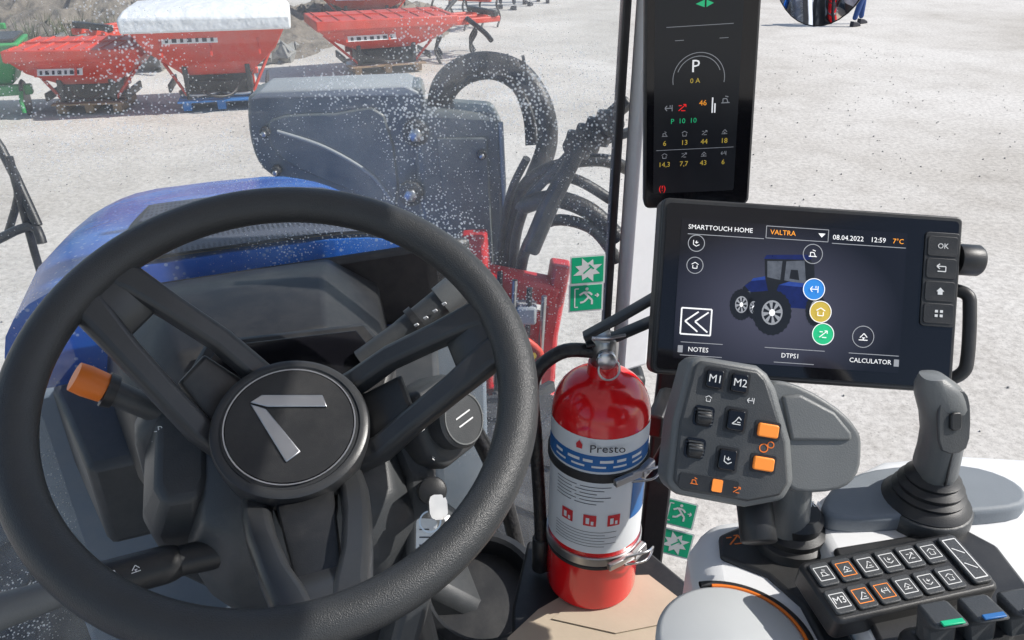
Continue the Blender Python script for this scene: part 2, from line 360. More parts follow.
def treeline():
    V=[];F=[]
    for k in range(60):
        x=-90+k*3+random.uniform(-1,1);y=70+random.uniform(-6,6);h=random.uniform(7,12)
        b=len(V); V+=[(x-.2,y,0),(x+.2,y,0),(x,y+.3,0),(x,y,h)];F+=[(b,b+1,b+3),(b+1,b+2,b+3),(b+2,b,b+3)]
        for q in range(130):
            zz=random.uniform(.2,1)*h; rr=(1.05-zz/h)*2.6+.3; a=random.uniform(0,6.28); r=rr*math.sqrt(random.random())
            c=Vector((x+r*math.cos(a),y+r*math.sin(a),zz)); s=random.uniform(.25,.6)
            d1=Vector([random.uniform(-1,1) for _ in range(3)])*s;d2=Vector([random.uniform(-1,1) for _ in range(3)])*s
            b=len(V);V+=[c,c+d1,c+d2];F.append((b,b+1,b+2))
    pyd('distant_trees',V,F,'leaf',None)
treeline()

# ---------------------------------------------------------------- spreaders
def spreader(x,y,yaw,W,D,H,cover=False,pal='wood',hb=.5):
    p=empty('fertilizer_spreader',Matrix.Translation((x,y,0))@Matrix.Rotation(R(yaw),4,'Z'))
    w,d=W/2,D/2
    def rect(a,b,z,cx=0): return [(cx-a,-b,z),(cx+a,-b,z),(cx+a,b,z),(cx-a,b,z)]
    rim=H-.14
    loft('hopper_rim',[rect(w-.02,d-.02,rim),rect(w,d,rim+.01),rect(w,d,H),rect(w-.03,d-.03,H)],'redout',p,bev=.015)
    loft('hopper',[rect(w*.42,d*.35,hb),rect(w*.80,d*.72,hb+(rim-hb)*.55),rect(w-.04,d-.04,rim)],'redout',p,bev=.02)
    for k in(-.5,0,.5): box('hopper_rib',(.03,.02,(rim-hb)*.6),(k*W*.6,-d*.84,rim-(rim-hb)*.25),'redout',p,bev=.005,rot=(-26,0,0))
    for sx in(-1,1):
        loft('outlet_cone',[rect(w*.10,d*.16,hb-.18,sx*w*.25),rect(w*.22,d*.35,hb+.04,sx*w*.25)],'black',p,bev=.01)
        cyl('spinner_disc',.26*W/1.8,.03,(sx*w*.27,-.05,hb-.24),'steel',p,n=24)
        box('leg',(.07,.07,hb+.1),(sx*w*.40,d*.45,(hb+.1)/2+.08),'redout',p,bev=.01)
        box('leg_front',(.06,.06,hb+.05),(sx*w*.40,-d*.45,(hb+.05)/2+.08),'black',p,bev=.01)
        tube('brace',[(sx*w*.40,-d*.45,.15),(sx*w*.85,-d*.2,rim-.1)],.02,'redout',p,sub=1,seg=8)
        box('side_guard',(.03,D*.6,.1),(sx*w*.62,0,hb-.12),'black',p,bev=.01)
    box('frame_beam',(W*.5,.08,.08),(0,d*.45,hb-.05),'redout',p,bev=.01)
    box('gearbox',(W*.42,.35,.2),(0,0,.25),'black',p,bev=.03)
    tube('drive_hose',[(-w*.3,-d*.3,.3),(-w*.1,-d*.8,.22),(w*.15,-d*.6,.2),(w*.3,-d*.3,.35)],.018,'black',p,seg=8)
    box('maker_plate',(W*.34,.006,.08),(-W*.12,-d*.82-.02,rim-.12),'signw',p,bev=0,rot=(-28,0,0))
    for i in range(7): box('plate_lettering',(W*(.018+.010*(i%2)),.006,.045),(-W*.26+i*W*.046,-d*.82-.027,rim-.122),'ink',p,bev=0,rot=(-28,0,0))
    for i in range(5): box('pallet_board',(W*.55,.11,.022),(0,-d*.6+i*d*.3,.135),pal,p,bev=.003)
    for i in range(3): box('pallet_bearer',(.1,D*.62,.10),(-W*.22+i*W*.22,0,.072),pal,p,bev=.003)
    if cover:
        loft('tarp_cover',[rect(w+.03,d+.03,H-.16),rect(w+.035,d+.035,H+.0),rect(w-.04,d-.1,H+.09),rect(w-.35,d-.4,H+.13)],'tarp',p,bev=.025,seg=3)
    else:
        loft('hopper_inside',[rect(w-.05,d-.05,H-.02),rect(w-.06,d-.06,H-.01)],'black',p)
        for i in range(9): box('sieve_bar',(.02,D-.1,.02),(-w*.9+i*w*.225,0,H+.005),'redout',p,bev=0)
        box('sieve_cross',(W-.1,.02,.02),(0,0,H+.012),'redout',p,bev=0)
    return p
spreader(-3.72,10.45,14,1.85,1.15,1.14,True,'bluep',.42)
spreader(-5.25,10.25,8,1.50,1.1,.80,False,'wood',.34)
spreader(-1.98,12.75,22,2.1,1.1,.82,False,'wood',.36)
spreader(-2.9,17.0,10,2.0,1.1,.9,False,'wood',.40)
g=empty('green_seed_drill',Matrix.Translation((-6.45,10.1,0))@Matrix.Rotation(R(20),4,'Z'))
loft('hopper',[[(-.3,-.25,.35),(.3,-.25,.35),(.3,.25,.35),(-.3,.25,.35)],[(-.5,-.4,.85),(.5,-.4,.85),(.5,.4,.85),(-.5,.4,.85)]],'greenm',g,bev=.03)
box('frame',(1.0,.12,.12),(0,-.3,.3),'greenm',g,bev=.02)
for sx in(-.4,0,.4):
    lathe('disc_wheel',[(.20,-.02),(.22,0),(.20,.02)],'black',g,n=24,loc=(sx,-.3,.2),rot=(0,90,0)); tube('coulter_arm',[(sx,-.3,.35),(sx,-.55,.25),(sx,-.6,.08)],.025,'greenm',g,seg=8)
box('lid',(.9,.7,.04),(0,0,.875),'black',g,bev=.01)
def cultivator(x,y,yaw,m1):
    g=empty('soil_cultivator',Matrix.Translation((x,y,0))@Matrix.Rotation(R(yaw),4,'Z'))
    for yy in(-.35,0,.35): box('beam',(1.3,.09,.09),(0,yy,.6),m1,g,bev=.015)
    for xx in(-.55,.55): box('side_rail',(.09,.85,.09),(xx,0,.69),'black',g,bev=.015)
    for i in range(6): tube('tine',[(-.55+i*.22,-.35+.35*(i%3),.6),(-.55+i*.22,-.5+.35*(i%3),.45),(-.55+i*.22,-.3+.35*(i%3),.2),(-.55+i*.22,-.45+.35*(i%3),.02)],.022,'black',g,seg=8)
    tube('drawbar',[(0,-.4,.65),(0,-.9,.5),(0,-1.1,.4)],.04,'black',g,seg=8)
cultivator(-.95,13.9,35,'redout'); cultivator(-.9,17.2,-20,'redout'); cultivator(-8.4,12.6,15,'greenm'); cultivator(-5.9,12.9,60,'redout')
def person(x,y,yaw,stride,top,legs):
    p=empty('person',Matrix.Translation((x,y,0))@Matrix.Rotation(R(yaw),4,'Z'))
    def skinned(name,V,E,Rr,m,root=0):
        me=bpy.data.meshes.new(name); me.from_pydata(V,E,[]); o=link(name,me,m,p)
        md=o.modifiers.new('s','SKIN'); md.use_smooth_shade=True
        for i,r in enumerate(Rr): me.skin_vertices[0].data[i].radius=(r,r*.85)
        me.skin_vertices[0].data[root].use_root=True
        s=o.modifiers.new('u','SUBSURF'); s.levels=2; s.render_levels=2
    s=stride
    skinned('trousers',[(0,0,.95),(.1,0,.88),(.11,-s*.5,.5),(.11,-s*.6,.1),(-.1,0,.88),(-.11,s*.5,.5),(-.11,s*.8,.12)],[(0,1),(1,2),(2,3),(0,4),(4,5),(5,6)],[.13,.095,.07,.055,.095,.07,.055],legs)
    skinned('jacket',[(0,0,.95),(0,0,1.15),(0,0,1.38),(.19,0,1.42),(.24,.05,1.15),(.22,-.08,.9),(-.19,0,1.42),(-.24,-.05,1.15),(-.22,.08,.9),(0,0,1.5)],[(0,1),(1,2),(2,3),(3,4),(4,5),(2,6),(6,7),(7,8),(2,9)],[.15,.14,.16,.075,.055,.045,.075,.055,.045,.065],top)
    skinned('head',[(0,0,1.5),(0,-.01,1.6),(0,-.01,1.7),(0,-.1,1.62)],[(0,1),(1,2),(1,3)],[.055,.085,.08,.018],'skin',1)
    lathe('hair',[(.09,-.02),(.098,.03),(.08,.075),(.03,.10)],'hair',p,n=16,loc=(0,.01,1.68))
    for sx,sy in((.11,-s*.6),(-.11,s*.8)):
        loft('shoe',[[(sx-.045,sy+.06,0),(sx+.045,sy+.06,0),(sx+.045,sy+.06,.11),(sx-.045,sy+.06,.11)],[(sx-.05,sy-.08,0),(sx+.05,sy-.08,0),(sx+.04,sy-.08,.09),(sx-.04,sy-.08,.09)],[(sx-.04,sy-.2,0),(sx+.04,sy-.2,0),(sx+.03,sy-.19,.045),(sx-.03,sy-.19,.045)]],'ink',p,bev=.015)
    for sx,yy in((.22,-.1),(-.22,.1)):
        box('palm',(.03,.075,.09),(sx,yy,.83),'skin',p,bev=.01)
        for f in range(4): tube('finger',[(sx,yy-.03+f*.02,.79),(sx,yy-.035+f*.02,.74-.01*(f%2)),(sx*.96,yy-.04+f*.02,.71)],.009,'skin',p,seg=6,sub=2)
        tube('thumb',[(sx,yy-.035,.85),(sx,yy-.06,.81),(sx,yy-.06,.77)],.010,'skin',p,seg=6,sub=2)
person(-.12,20.2,200,.25,'jacket','jacket'); person(.38,21.0,160,.2,'redout','jeans'); person(.78,21.6,180,.25,'jacket','jacket')
person(7.2,17.6,120,.35,'lblue','jeans')

# ================================================================ TRACTOR
TY=22
T=Matrix.Translation((-.19,.54,0))@Matrix.Rotation(R(TY),4,'Z')
bn=empty('tractor_bonnet',T)
prof=[(.60,1.93,.33),(.85,1.905,.33),(1.1,1.855,.325),(1.35,1.80,.315),(1.6,1.735,.30),(1.85,1.65,.28),(2.05,1.55,.255),(2.18,1.42,.22),(2.22,1.2,.19)]
def bsec(v,z,wd,zo=0):
    sec=[(-wd*1.04,v,z-.75)]
    for i in range(17):
        a=math.pi-math.pi*i/16; ca,sa=math.cos(a),math.sin(a); e=.5
        sec.append((wd*math.copysign(abs(ca)**e,ca),v,z-.17+.17*abs(sa)**.62+zo))
    sec.append((wd*1.04,v,z-.75)); return sec
loft('bonnet_shell',[bsec(*q) for q in prof],'bonnet',bn,smooth=True,ang=40)
def patch(name,u0,u1,v0,v1,off,m,par,nu=14,nv=8):
    V=[];F=[]
    def top(u,v):
        for k in range(len(prof)-1):
            if prof[k][0]<=v<=prof[k+1][0]:
                f=(v-prof[k][0])/(prof[k+1][0]-prof[k][0]); z=prof[k][1]*(1-f)+prof[k+1][1]*f; wd=prof[k][2]*(1-f)+prof[k+1][2]*f; break
        ca=min(1,abs(u)/wd)**(1/.5); sa=math.sqrt(max(0,1-ca*ca)); return z-.17+.17*sa**.62
    for j in range(nv+1):
        for i in range(nu+1):
            v=v0+(v1-v0)*j/nv; k=(j/nv); uu0=u0*(1-.25*k);uu1=u1*(1-.25*k); u=uu0+(uu1-uu0)*i/nu; V.append((u,v,top(u,v)+off))
    for j in range(nv):
        for i in range(nu): a=j*(nu+1)+i;F.append((a,a+1,a+nu+2,a+nu+1))
    return pyd(name,V,F,m,par,smooth=True,ang=180)
patch('vent_surround',-.17,.29,.605,1.06,.006,'black',bn)
patch('vent_mesh',-.155,.275,.61,1.035,.010,'mesh',bn)
box('chassis',(.5,2.6,.5),(0,.7,.85),'black',bn,bev=.04)
def wheel(name,u,v,r,wd):
    p=empty(name,T@Matrix.Translation((u,v,r))@Matrix.Rotation(R(90),4,'Y'))
    h=wd/2
    lathe('tyre',[(r*.55,-h*.8),(r*.7,-h),(r*.9,-h*.95),(r*.96,-h*.7),(r*.965,0),(r*.96,h*.7),(r*.9,h*.95),(r*.7,h),(r*.55,h*.8)],'tyre',p,n=48)
    lathe('rim',[(r*.2,h*.3),(r*.45,h*.25),(r*.56,h*.82),(r*.58,h*.8),(r*.58,-h*.8),(r*.2,-h*.3)],'lgrey',p,n=32)
    for i in range(18):
        for sg in(-1,1):
            a=R(i*20+(10 if sg>0 else 0)); c=[]
            for k,(zz,da) in enumerate(((0,0),(sg*h*.95,-.28))):
                for rr in(r*.94,r*1.0):
                    for dd in(-.045,.045): c.append((rr*math.cos(a+da+dd),rr*math.sin(a+da+dd),zz))
            pyd('lug',c,[(0,1,3,2),(4,6,7,5),(0,4,5,1),(2,3,7,6),(0,2,6,4),(1,5,7,3)],'tyre',p,bev=0)
wheel('front_wheel',.74,1.22,.52,.40); wheel('front_wheel',-.74,1.22,.52,.40)
# --- cab
cb=empty('tractor_cab',T)
def sheet(name,pts,z0,z1,m,par,lean=0):
    V=[];F=[]
    for (u,v) in pts: V+=[(u,v,z0),(u,v-lean,z1)]
    for i in range(len(pts)-1): F.append((2*i,2*i+2,2*i+3,2*i+1))
    return pyd(name,V,F,m,par,smooth=True,ang=60)
ws=[]
for i in range(21):
    u=-.515+1.03*i/20; ws.append((u,.595-.205*(abs(u)/.515)**2.5))
sheet('windscreen',ws,1.18,2.78,'glass',cb)
for sg in(-1,1):
    box('a_pillar_trim',(.052,.030,1.05),(sg*.558,.375,2.26),'trim',cb,bev=.006,rot=(0,0,8*sg))
    box('a_pillar_core',(.04,.03,1.05),(sg*.575,.408,2.26),'black',cb,bev=.004,rot=(0,0,8*sg))
    box('a_pillar_seal',(.011,.035,1.05),(sg*.521,.392,2.26),'black',cb,bev=.003,rot=(0,0,-TY*sg))
    box('a_pillar_lower',(.06,.05,.6),(sg*.56,.385,1.42),'black',cb,bev=.01,rot=(0,0,-TY*sg))
    box('rear_pillar',(.08,.1,1.7),(sg*.84,-.9,1.95),'black',cb,bev=.02)
    loft('rear_fender',[[(sg*.62,-1.3,1.3),(sg*1.1,-1.3,1.3),(sg*1.1,-1.3,1.35),(sg*.62,-1.3,1.35)],[(sg*.62,-.8,1.62),(sg*1.1,-.8,1.62),(sg*1.1,-.8,1.67),(sg*.62,-.8,1.67)],[(sg*.88,-.2,1.35),(sg*1.1,-.2,1.35),(sg*1.1,-.2,1.4),(sg*.88,-.2,1.4)]],'bonnet',cb,bev=.02)
extr('roof',[(-.6,.5),(.6,.5),(.82,-.2),(.84,-1.1),(-.9,-1.1),(-.88,-.2)],2.79,2.93,'white',cb,bev=.04)  # unseen cab roof, added to keep part of the sun off the interior
extr('headliner',[(-.58,.47),(.58,.47),(.80,-.2),(.82,-1.05),(-.87,-1.05),(-.85,-.2)],2.765,2.787,'trim',cb,bev=.005)
extr('floor',[(-.5,.42),(-.15,.58),(.2,.58),(.5,.42),(.62,.1),(.85,-.2),(.86,-1.0),(-.86,-1.0),(-.85,-.2)],1.10,1.15,'dgrey',cb,bev=.004)
tube('sill_rail',[(.44,.47,1.24),(.58,.36,1.22),(.72,.12,1.22),(.84,-.2,1.22)],.022,'black',cb,seg=8)
tube('sill_rail_inner',[(.40,.40,1.20),(.52,.30,1.18),(.66,.08,1.18),(.78,-.2,1.18)],.016,'dgrey',cb,seg=8)
# --- dashboard
db=empty('dashboard',T)
box('firewall',(.71,.02,.75),(.025,.555,1.41),'panel',db,bev=.01)
box('firewall_top',(.54,.02,.13),(.085,.553,1.855),'black',db,bev=.01)
loft('instrument_cowl',[
 [(-.20,.54,1.79),(.21,.54,1.79),(.20,.54,1.87),(.13,.54,1.925),(-.12,.54,1.925),(-.18,.54,1.87)],
 [(-.185,.44,1.79),(.19,.44,1.79),(.18,.44,1.88),(.105,.44,1.945),(-.10,.44,1.945),(-.17,.44,1.88)],
 [(-.16,.31,1.77),(.17,.31,1.77),(.155,.31,1.86),(.085,.32,1.93),(-.085,.32,1.93),(-.145,.31,1.86)],
 [(-.13,.25,1.74),(.14,.25,1.74),(.12,.25,1.81),(.07,.255,1.865),(-.07,.255,1.865),(-.12,.25,1.81)]],'black',db,bev=.006)
loft('cowl_base',[
 [(-.27,.54,1.66),(.29,.54,1.66),(.29,.54,1.80),(-.27,.54,1.80)],
 [(-.22,.36,1.64),(.24,.36,1.64),(.24,.36,1.77),(-.22,.36,1.77)]],'dgrey',db,bev=.01)
box('warning_lamp',(.03,.012,.008),(-.045,.30,1.931),'redout',db,bev=.002)
loft('side_console',[
 [(.20,.50,1.16),(.34,.46,1.16),(.34,.46,1.40),(.20,.50,1.56)],
 [(.16,.30,1.16),(.32,.26,1.16),(.32,.26,1.36),(.16,.30,1.50)]],'dgrey',db,bev=.02)
lathe('cup_recess',[(.09,0),(.10,.01),(.10,.05),(.088,.055),(.082,.05),(.08,.012)],'black',db,loc=(.27,.30,1.40),rot=(18,0,0))
tube('wiring_loom',[(.22,.50,1.72),(.30,.46,1.66),(.36,.43,1.50),(.40,.40,1.25)],.014,'hose',db,seg=10)
for u in(.02,.12):
    box('pedal',(.07,.012,.13),(u,.36,1.28),'black',db,bev=.005,rot=(-30,0,0)); tube('pedal_arm',[(u,.38,1.33),(u,.45,1.5)],.01,'steel',db,sub=1,seg=8)

# --- steering column
WY=14
SM=frame((-.185,.539,2.056),62,WY)
sc=empty('steering_column',SM)
def octo(w,h,z,cx=0,cy=0,c=.35):
    return [(cx-w,cy-h*(1-c),z),(cx-w*(1-c),cy-h,z),(cx+w*(1-c),cy-h,z),(cx+w,cy-h*(1-c),z),(cx+w,cy+h*(1-c),z),(cx+w*(1-c),cy+h,z),(cx-w*(1-c),cy+h,z),(cx-w,cy+h*(1-c),z)]
loft('column_head',[octo(.05,.05,-.11),octo(.085,.075,-.13,0,-.005),octo(.105,.09,-.17,0,-.01),octo(.10,.09,-.24,0,-.02),octo(.08,.08,-.30,0,-.03)],'dgrey',sc,bev=.006)
loft('column_lower',[octo(.075,.075,-.22,.01,-.03),octo(.085,.085,-.32,.01,-.05),octo(.10,.10,-.46,.02,-.10),octo(.12,.11,-.62,.02,-.16)],'dgrey',sc,bev=.008)
loft('shroud_left',[octo(.022,.05,-.125,-.10,.02),octo(.03,.062,-.16,-.112,.015),octo(.03,.065,-.21,-.105,.0),octo(.02,.05,-.26,-.09,-.02)],'dgrey',sc,bev=.006)
bar('shroud_right',[(.085,.05,-.14),(.11,-.02,-.17),(.10,-.10,-.22),(.06,-.18,-.30),(.05,-.25,-.40)],[.03,.035,.035,.035,.035],[.05,.06,.06,.05,.05],'dgrey',sc,(1,0,0),bev=.006)
extr('binnacle',[(-.105,.09),(-.08,.14),(.08,.14),(.105,.09),(.09,.05),(-.09,.05)],-.26,-.13,'black',sc,bev=.006)
extr('binnacle_bezel',[(-.085,.095),(-.068,.128),(.068,.128),(.085,.095),(.075,.065),(-.075,.065)],-.130,-.127,'gloss',sc,bev=.001)
# --- light switch knob
kb=empty('rotary_light_switch',Matrix.Translation((-.060,.628,1.958))@Vector((.72,-.52,.46)).to_track_quat('Z','Y').to_matrix().to_4x4())
loft('switch_housing',[octo(.026,.030,-.085),octo(.034,.040,-.04),octo(.036,.040,-.006),octo(.031,.034,.0)],'dgrey',kb,bev=.004)
lathe('knob',[(.027,0),(.028,.002),(.0275,.018),(.025,.021),(.0,.0215)],'dgrey',kb,n=40)
ring('knob_ring',.0245,.0232,.0219,'mgrey',kb)
strokes('knob_mark',[(-.010,.004,.010,.004),(-.010,-.004,.010,-.004)],.0014,.0219,'icon',kb)
icon('light_symbol',1,.005,(-.036,.012,.004),'icon',kb); icon('light_symbol_2',4,.004,(-.032,-.022,-.002),'icon',kb)
# --- stalks
st=empty('turn_signal_stalk',Matrix.Translation((-.006,0,.006)))
tube('stalk',[(-.305,.640,1.940),(-.335,.626,1.968),(-.360,.618,1.990)],[.016,.012,.012],'dgrey',st)
tube('ring_collar',[(-.359,.6185,1.990),(-.366,.616,1.995)],[.0155,.0165],'black',st,sub=1)
tube('orange_end',[(-.366,.616,1.996),(-.378,.612,2.006),(-.386,.609,2.013)],[.0135,.0145,.0135],'orange',st,seg=20)
loft('stalk_housing',[[(-.36,.64,1.89),(-.30,.66,1.89),(-.28,.62,1.89),(-.345,.60,1.89)],[(-.362,.64,1.945),(-.30,.66,1.965),(-.28,.62,1.965),(-.347,.605,1.945)],[(-.34,.64,1.97),(-.30,.65,1.98),(-.285,.63,1.98),(-.33,.62,1.97)]],'dgrey',st,bev=.008)
text('wiper_symbols','-R-',.010,(-.318,.604,1.958),'icon',st,rot=(70,0,15)); icon('washer_symbol',2,.004,(-.325,.602,1.945),'icon',st,rot=(70,0,15)); icon('lamp_symbol',3,.004,(-.312,.605,1.942),'icon',st,rot=(70,0,15))
wp=empty('wiper_stalk')
tube('stalk',[(-.150,.690,1.985),(-.115,.705,2.008),(-.070,.727,2.036)],[.014,.0125,.0145],'dgrey',wp)
tube('grip',[(-.072,.726,2.035),(-.050,.736,2.049),(-.042,.74,2.054)],[.0165,.0175,.014],'mgrey',wp)
tube('collar',[(-.100,.712,2.017),(-.094,.715,2.021)],[.0165,.0165],'black',wp,sub=1)
for i in range(4): box('marking',(.004,.0015,.003),(-.094+i*.009,.693+i*.0045,2.026+i*.0055),'icon',wp,bev=0,rot=(30,-30,0))
ls=empty('shuttle_lever')
tube('rod',[(-.250,.54,1.880),(-.295,.515,1.887)],[.015,.013],'black',ls,sub=1)
tube('grip',[(-.290,.518,1.886),(-.300,.512,1.888),(-.335,.490,1.894),(-.352,.480,1.897)],[.013,.0165,.0165,.0155],'black',ls,seg=20)
tube('handle',[(-.350,.481,1.8965),(-.365,.470,1.900),(-.41,.43,1.913),(-.46,.39,1.925)],[.0125,.0115,.0155,.019],'mgrey',ls,seg=20)
for i in range(3): icon('symbol',i+1,.0045,(-.343+i*.015,.470+i*.010,1.9115-i*.003),'icon',ls,rot=(45,0,30))
strokes('arrow_mark',[(-.008,0,.008,0),(.008,0,.003,.004),(.008,0,.003,-.004)],.0016,0,'icon',ls,loc=(-.398,.425,1.9265),rot=(35,0,35))
ky=empty('ignition_key')
cyl('lock_barrel',.013,.05,(-.078,.600,1.895),'black',ky,rot=(50,0,10))
extr('key_bow',smoothpoly(rbox(.006,.020,.022,2),1),-.001,.001,'steel',ky,loc=(-.066,.551,1.918),rot=(50,25,35))
ring('key_ring',.010,.0086,0,'silver',ky,loc=(-.073,.546,1.906),rot=(60,20,0))
for a_ in(35,60): extr('key_blade',[(-.003,-.032),(.002,-.032),(.003,-.028),(.003,.0),(-.003,.0)],-.0008,.0008,'silver',ky,loc=(-.058,.545,1.912),rot=(40,0,a_))
TG=empty('tag_frame',frame((-.077,.541,1.884),28,-6,2)); TG.parent=ky
extr('paper_tag',rbox(.004,.019,.046),-.0005,.0005,'label',TG)
for i in range(5): strokes('tag_writing',[(-.0065,.013-i*.007,-.0065+.007+.003*(i%2)+.002,.0135-i*.007)],.0010,.0008,'ink',TG)

# --- steering wheel
sw=empty('steering_wheel',SM)
torus('rim',.1915,.0168,'rubber',sw,n=128,k2=24,sz=.95)
HZ=-.074
def arm(name,ang,pts,ws_,ts,m='spoke'):
    c_,s_=math.cos(R(ang)),math.sin(R(ang))
    P=[(r*c_-w_*s_,r*s_+w_*c_,z) for r,w_,z in pts]
    bar(name,P,ws_,ts,m,sw,(-s_,c_,0),bev=.003)
for ang,k in((140,1.),(9,1.),(-84,1.1)):
    for sg in(-1,1):
        arm('spoke_arm',ang,[(.045,sg*.036*k,HZ-.030),(.070,sg*.037*k,HZ-.016),(.10,sg*.034*k,-.060),(.14,sg*.027*k,-.032),(.170,sg*.021,-.010),(.186,sg*.018,-.003)],[.024,.024,.023,.024,.028,.032],[.018,.018,.016,.016,.018,.018])
    arm('spoke_socket',ang,[(.148,0,-.032),(.168,0,-.012),(.188,0,-.004)],[.040,.050,.062],[.008,.014,.020])
    arm('spoke_link',ang,[(.04,0,HZ-.035),(.075,0,HZ-.022),(.105,0,-.068)],[.06,.05,.035],[.008,.008,.008],'black')
arm('airbag_bridge',-84,[(.05,0,HZ-.02),(.12,0,-.056),(.185,0,-.012)],[.05,.04,.03],[.006,.006,.006],'black')
lathe('hub',[(.050,HZ-.045),(.064,HZ-.036),(.0675,HZ-.026),(.0685,HZ-.004),(.067,HZ+.0),(.0635,HZ+.002),(.060,HZ+.002),(.0585,HZ+.0005),(.0,HZ)],'spoke',sw,n=80)
lathe('hub_disc',[(.0,HZ+.0005),(.0545,HZ+.0005),(.0555,HZ+.0015),(.0545,HZ+.0025),(.0,HZ+.003)],'gloss',sw,n=64)
ring('hub_ring',.0563,.0551,HZ+.0031,'silver',sw,n=64)
ring('hub_disc_face',.0540,.0,HZ+.0032,'black',sw,n=64)
lathe('hub_skirt',[(.045,-.16),(.052,HZ-.04)],'black',sw)
extr('emblem_leg',[(-.032,.026),(-.022,.032),(.030,.024),(.033,.0115),(-.018,.0195)],HZ+.0033,HZ+.0055,'silver',sw,bev=.0008)
extr('emblem_leg_2',[(-.032,.0245),(-.019,.0175),(.0075,-.028),(-.005,-.036)],HZ+.0033,HZ+.0052,'silver',sw,bev=.0008)

# ---------------------------------------------------------------- touchscreen terminal
U=.0009
tm=empty('touchscreen_terminal',frame((.266,.646,2.082),28,0,-3.8))
extr('housing',rbox(8*U,302*U,178*U),-.032,-.004,'black',tm,bev=.004)
extr('bezel',rbox(6*U,300*U,176*U),-.004,0,'black',tm,bev=.0015)
extr('front_glass',rbox(4*U,292*U,166*U),0,.0008,'gloss',tm)
extr('screen',rbox(1*U,226*U,140*U),.0009,.0012,'scrbg',tm,loc=(-18*U,-2*U,0))
Z=.0016
def t(s,x,y,sz,m='scrw',al='CENTER'): text('label_text',s,sz*U,(x*U,y*U,Z),m,tm,al=al)
t('SMARTTOUCH HOME',-124,60,6.6,al='LEFT'); t('VALTRA',-42,60,7,'scro',al='LEFT'); t('08.04.2022',36,59,7); t('12:59',66,59,7); t('7°C',86,59,7,'scro')
t('NOTES',-106,-62,6.5); t('DTPS1',-14,-62,6.5); t('CALCULATOR',66,-62,6.5)
strokes('screen_lines',[(a*U,b*U,c*U,d*U) for a,b,c,d in [(-124,53,-48,53),(-46,54,16,54),(-46,66,16,66),(-46,54,-46,66),(16,54,16,66),(20,53,94,53),(-124,-55,-82,-55),(-124,-68,-82,-68),(-40,-55,20,-55),(44,-55,94,-55),(-30,-69,10,-69)]],.7*U,Z,'scrg',tm)
strokes('chevron_box',[(a*U,b*U,c*U,d*U) for a,b,c,d in [(-125,-21,-95,-21),(-95,-21,-95,-47),(-95,-47,-125,-47),(-125,-47,-125,-21),(-108,-24,-121,-34),(-121,-34,-108,-44),(-98,-24,-111,-34),(-111,-34,-98,-44)]],1.5*U,Z,'scrw',tm)
poly('dropdown_mark',[(6*U,62*U),(13*U,62*U),(9.5*U,58*U)],Z,'scrw',tm)
for x,y in((-124,-62),(92,-62)): extr('corner_icon',rbox(.0003,5*U,7*U),Z,Z+.0002,'scrg',tm,loc=(x*U,y*U,0))
def cic(x,y,r,m,fill,i):
    if fill: poly('icon_disc',circ(r*U,28),0,m,tm,loc=(x*U,y*U,Z+.0004))
    ring('icon_ring',r*U,(r-.8)*U,0,'scrw' if fill else 'scrg',tm,loc=(x*U,y*U,Z+.0007)); icon('icon_glyph',i,r*.5*U,(x*U,y*U,Z+.001),'scrw',tm)
cic(-115,44,8.5,'scrg',0,6);cic(-115,22,8.5,'scrg',0,1);cic(1.5,41,10,'scrg',0,0);cic(5,6,11,'scrb',1,4);cic(13,-16,11,'scry',1,1);cic(17,-38,11,'scrgr',1,2);cic(57,-38,11,'scrg',0,3)
def pg(P,m,z=0): poly('tractor_picture',[(a*U,b*U) for a,b in P],Z-.0001+z,m,tm)
pg([(-66,3),(-60,9),(-38,14),(-36,-20),(-60,-20)],'scrd'); pg([(-64,5),(-58,10),(-50,12),(-36,13),(-36,2),(-58,-1)],'scrbt',.00002); pg([(-58,10),(-56,13),(-38,17),(-36,14)],'scrbm',.00003)
pg([(-62,-1),(-58,0),(-58,-10),(-62,-10)],'scrm',.00004)
pg([(-44,14),(-46,34),(-2,38),(4,30),(6,8),(-8,-10),(-36,-14)],'scrd',.00006); pg([(-47,33),(-44,37),(-4,40),(2,37),(-2,35)],'scrbt',.0001)
pg([(-42,15),(-43,31),(-28,32),(-29,13)],'scrm',.00012); pg([(-25,13),(-24,32),(-6,34),(-3,10)],'scrm',.00012); pg([(-38,-14),(-30,8),(4,7),(8,-14)],'scrbt',.00014);pg([(-30,8),(-20,12),(2,11),(4,7)],'scrbm',.00015)
pg([(-20,15),(-19,24),(-12,24),(-10,14)],'scrd',.00016)
for x,y,r,sx in((-66,-14,15,.75),(-35,-20,22,.85),(8,-14,16,.6),(-54,-16,11,.6)):
    z=.00018 if x!=-35 else .00026
    pg([(x+(r+(1.2 if a%2 else 0))*sx*math.cos(a*.1309),y+(r+(1.2 if a%2 else 0))*math.sin(a*.1309)) for a in range(48)],'scrd',z)
    pg([(x+r*.56*sx*math.cos(a*.2618),y+r*.56*math.sin(a*.2618)) for a in range(24)],'scrg',z+.00003)
    pg([(x+r*.48*sx*math.cos(a*.2618),y+r*.48*math.sin(a*.2618)) for a in range(24)],'scrd',z+.00004)
    for q in range(8): pg([(x,y),(x+r*.48*sx*math.cos(q*.785),y+r*.48*math.sin(q*.785)),(x+r*.48*sx*math.cos(q*.785+.4),y+r*.48*math.sin(q*.785+.4))],'scrg',z+.00005)
    pg([(x+r*.16*sx*math.cos(a*.5236),y+r*.16*math.sin(a*.5236)) for a in range(12)],'scrw',z+.00006)
extr('button_strip',rbox(4*U,35*U,94*U),.0008,.0022,'black',tm,loc=(130*U,24*U,0),bev=.0006)
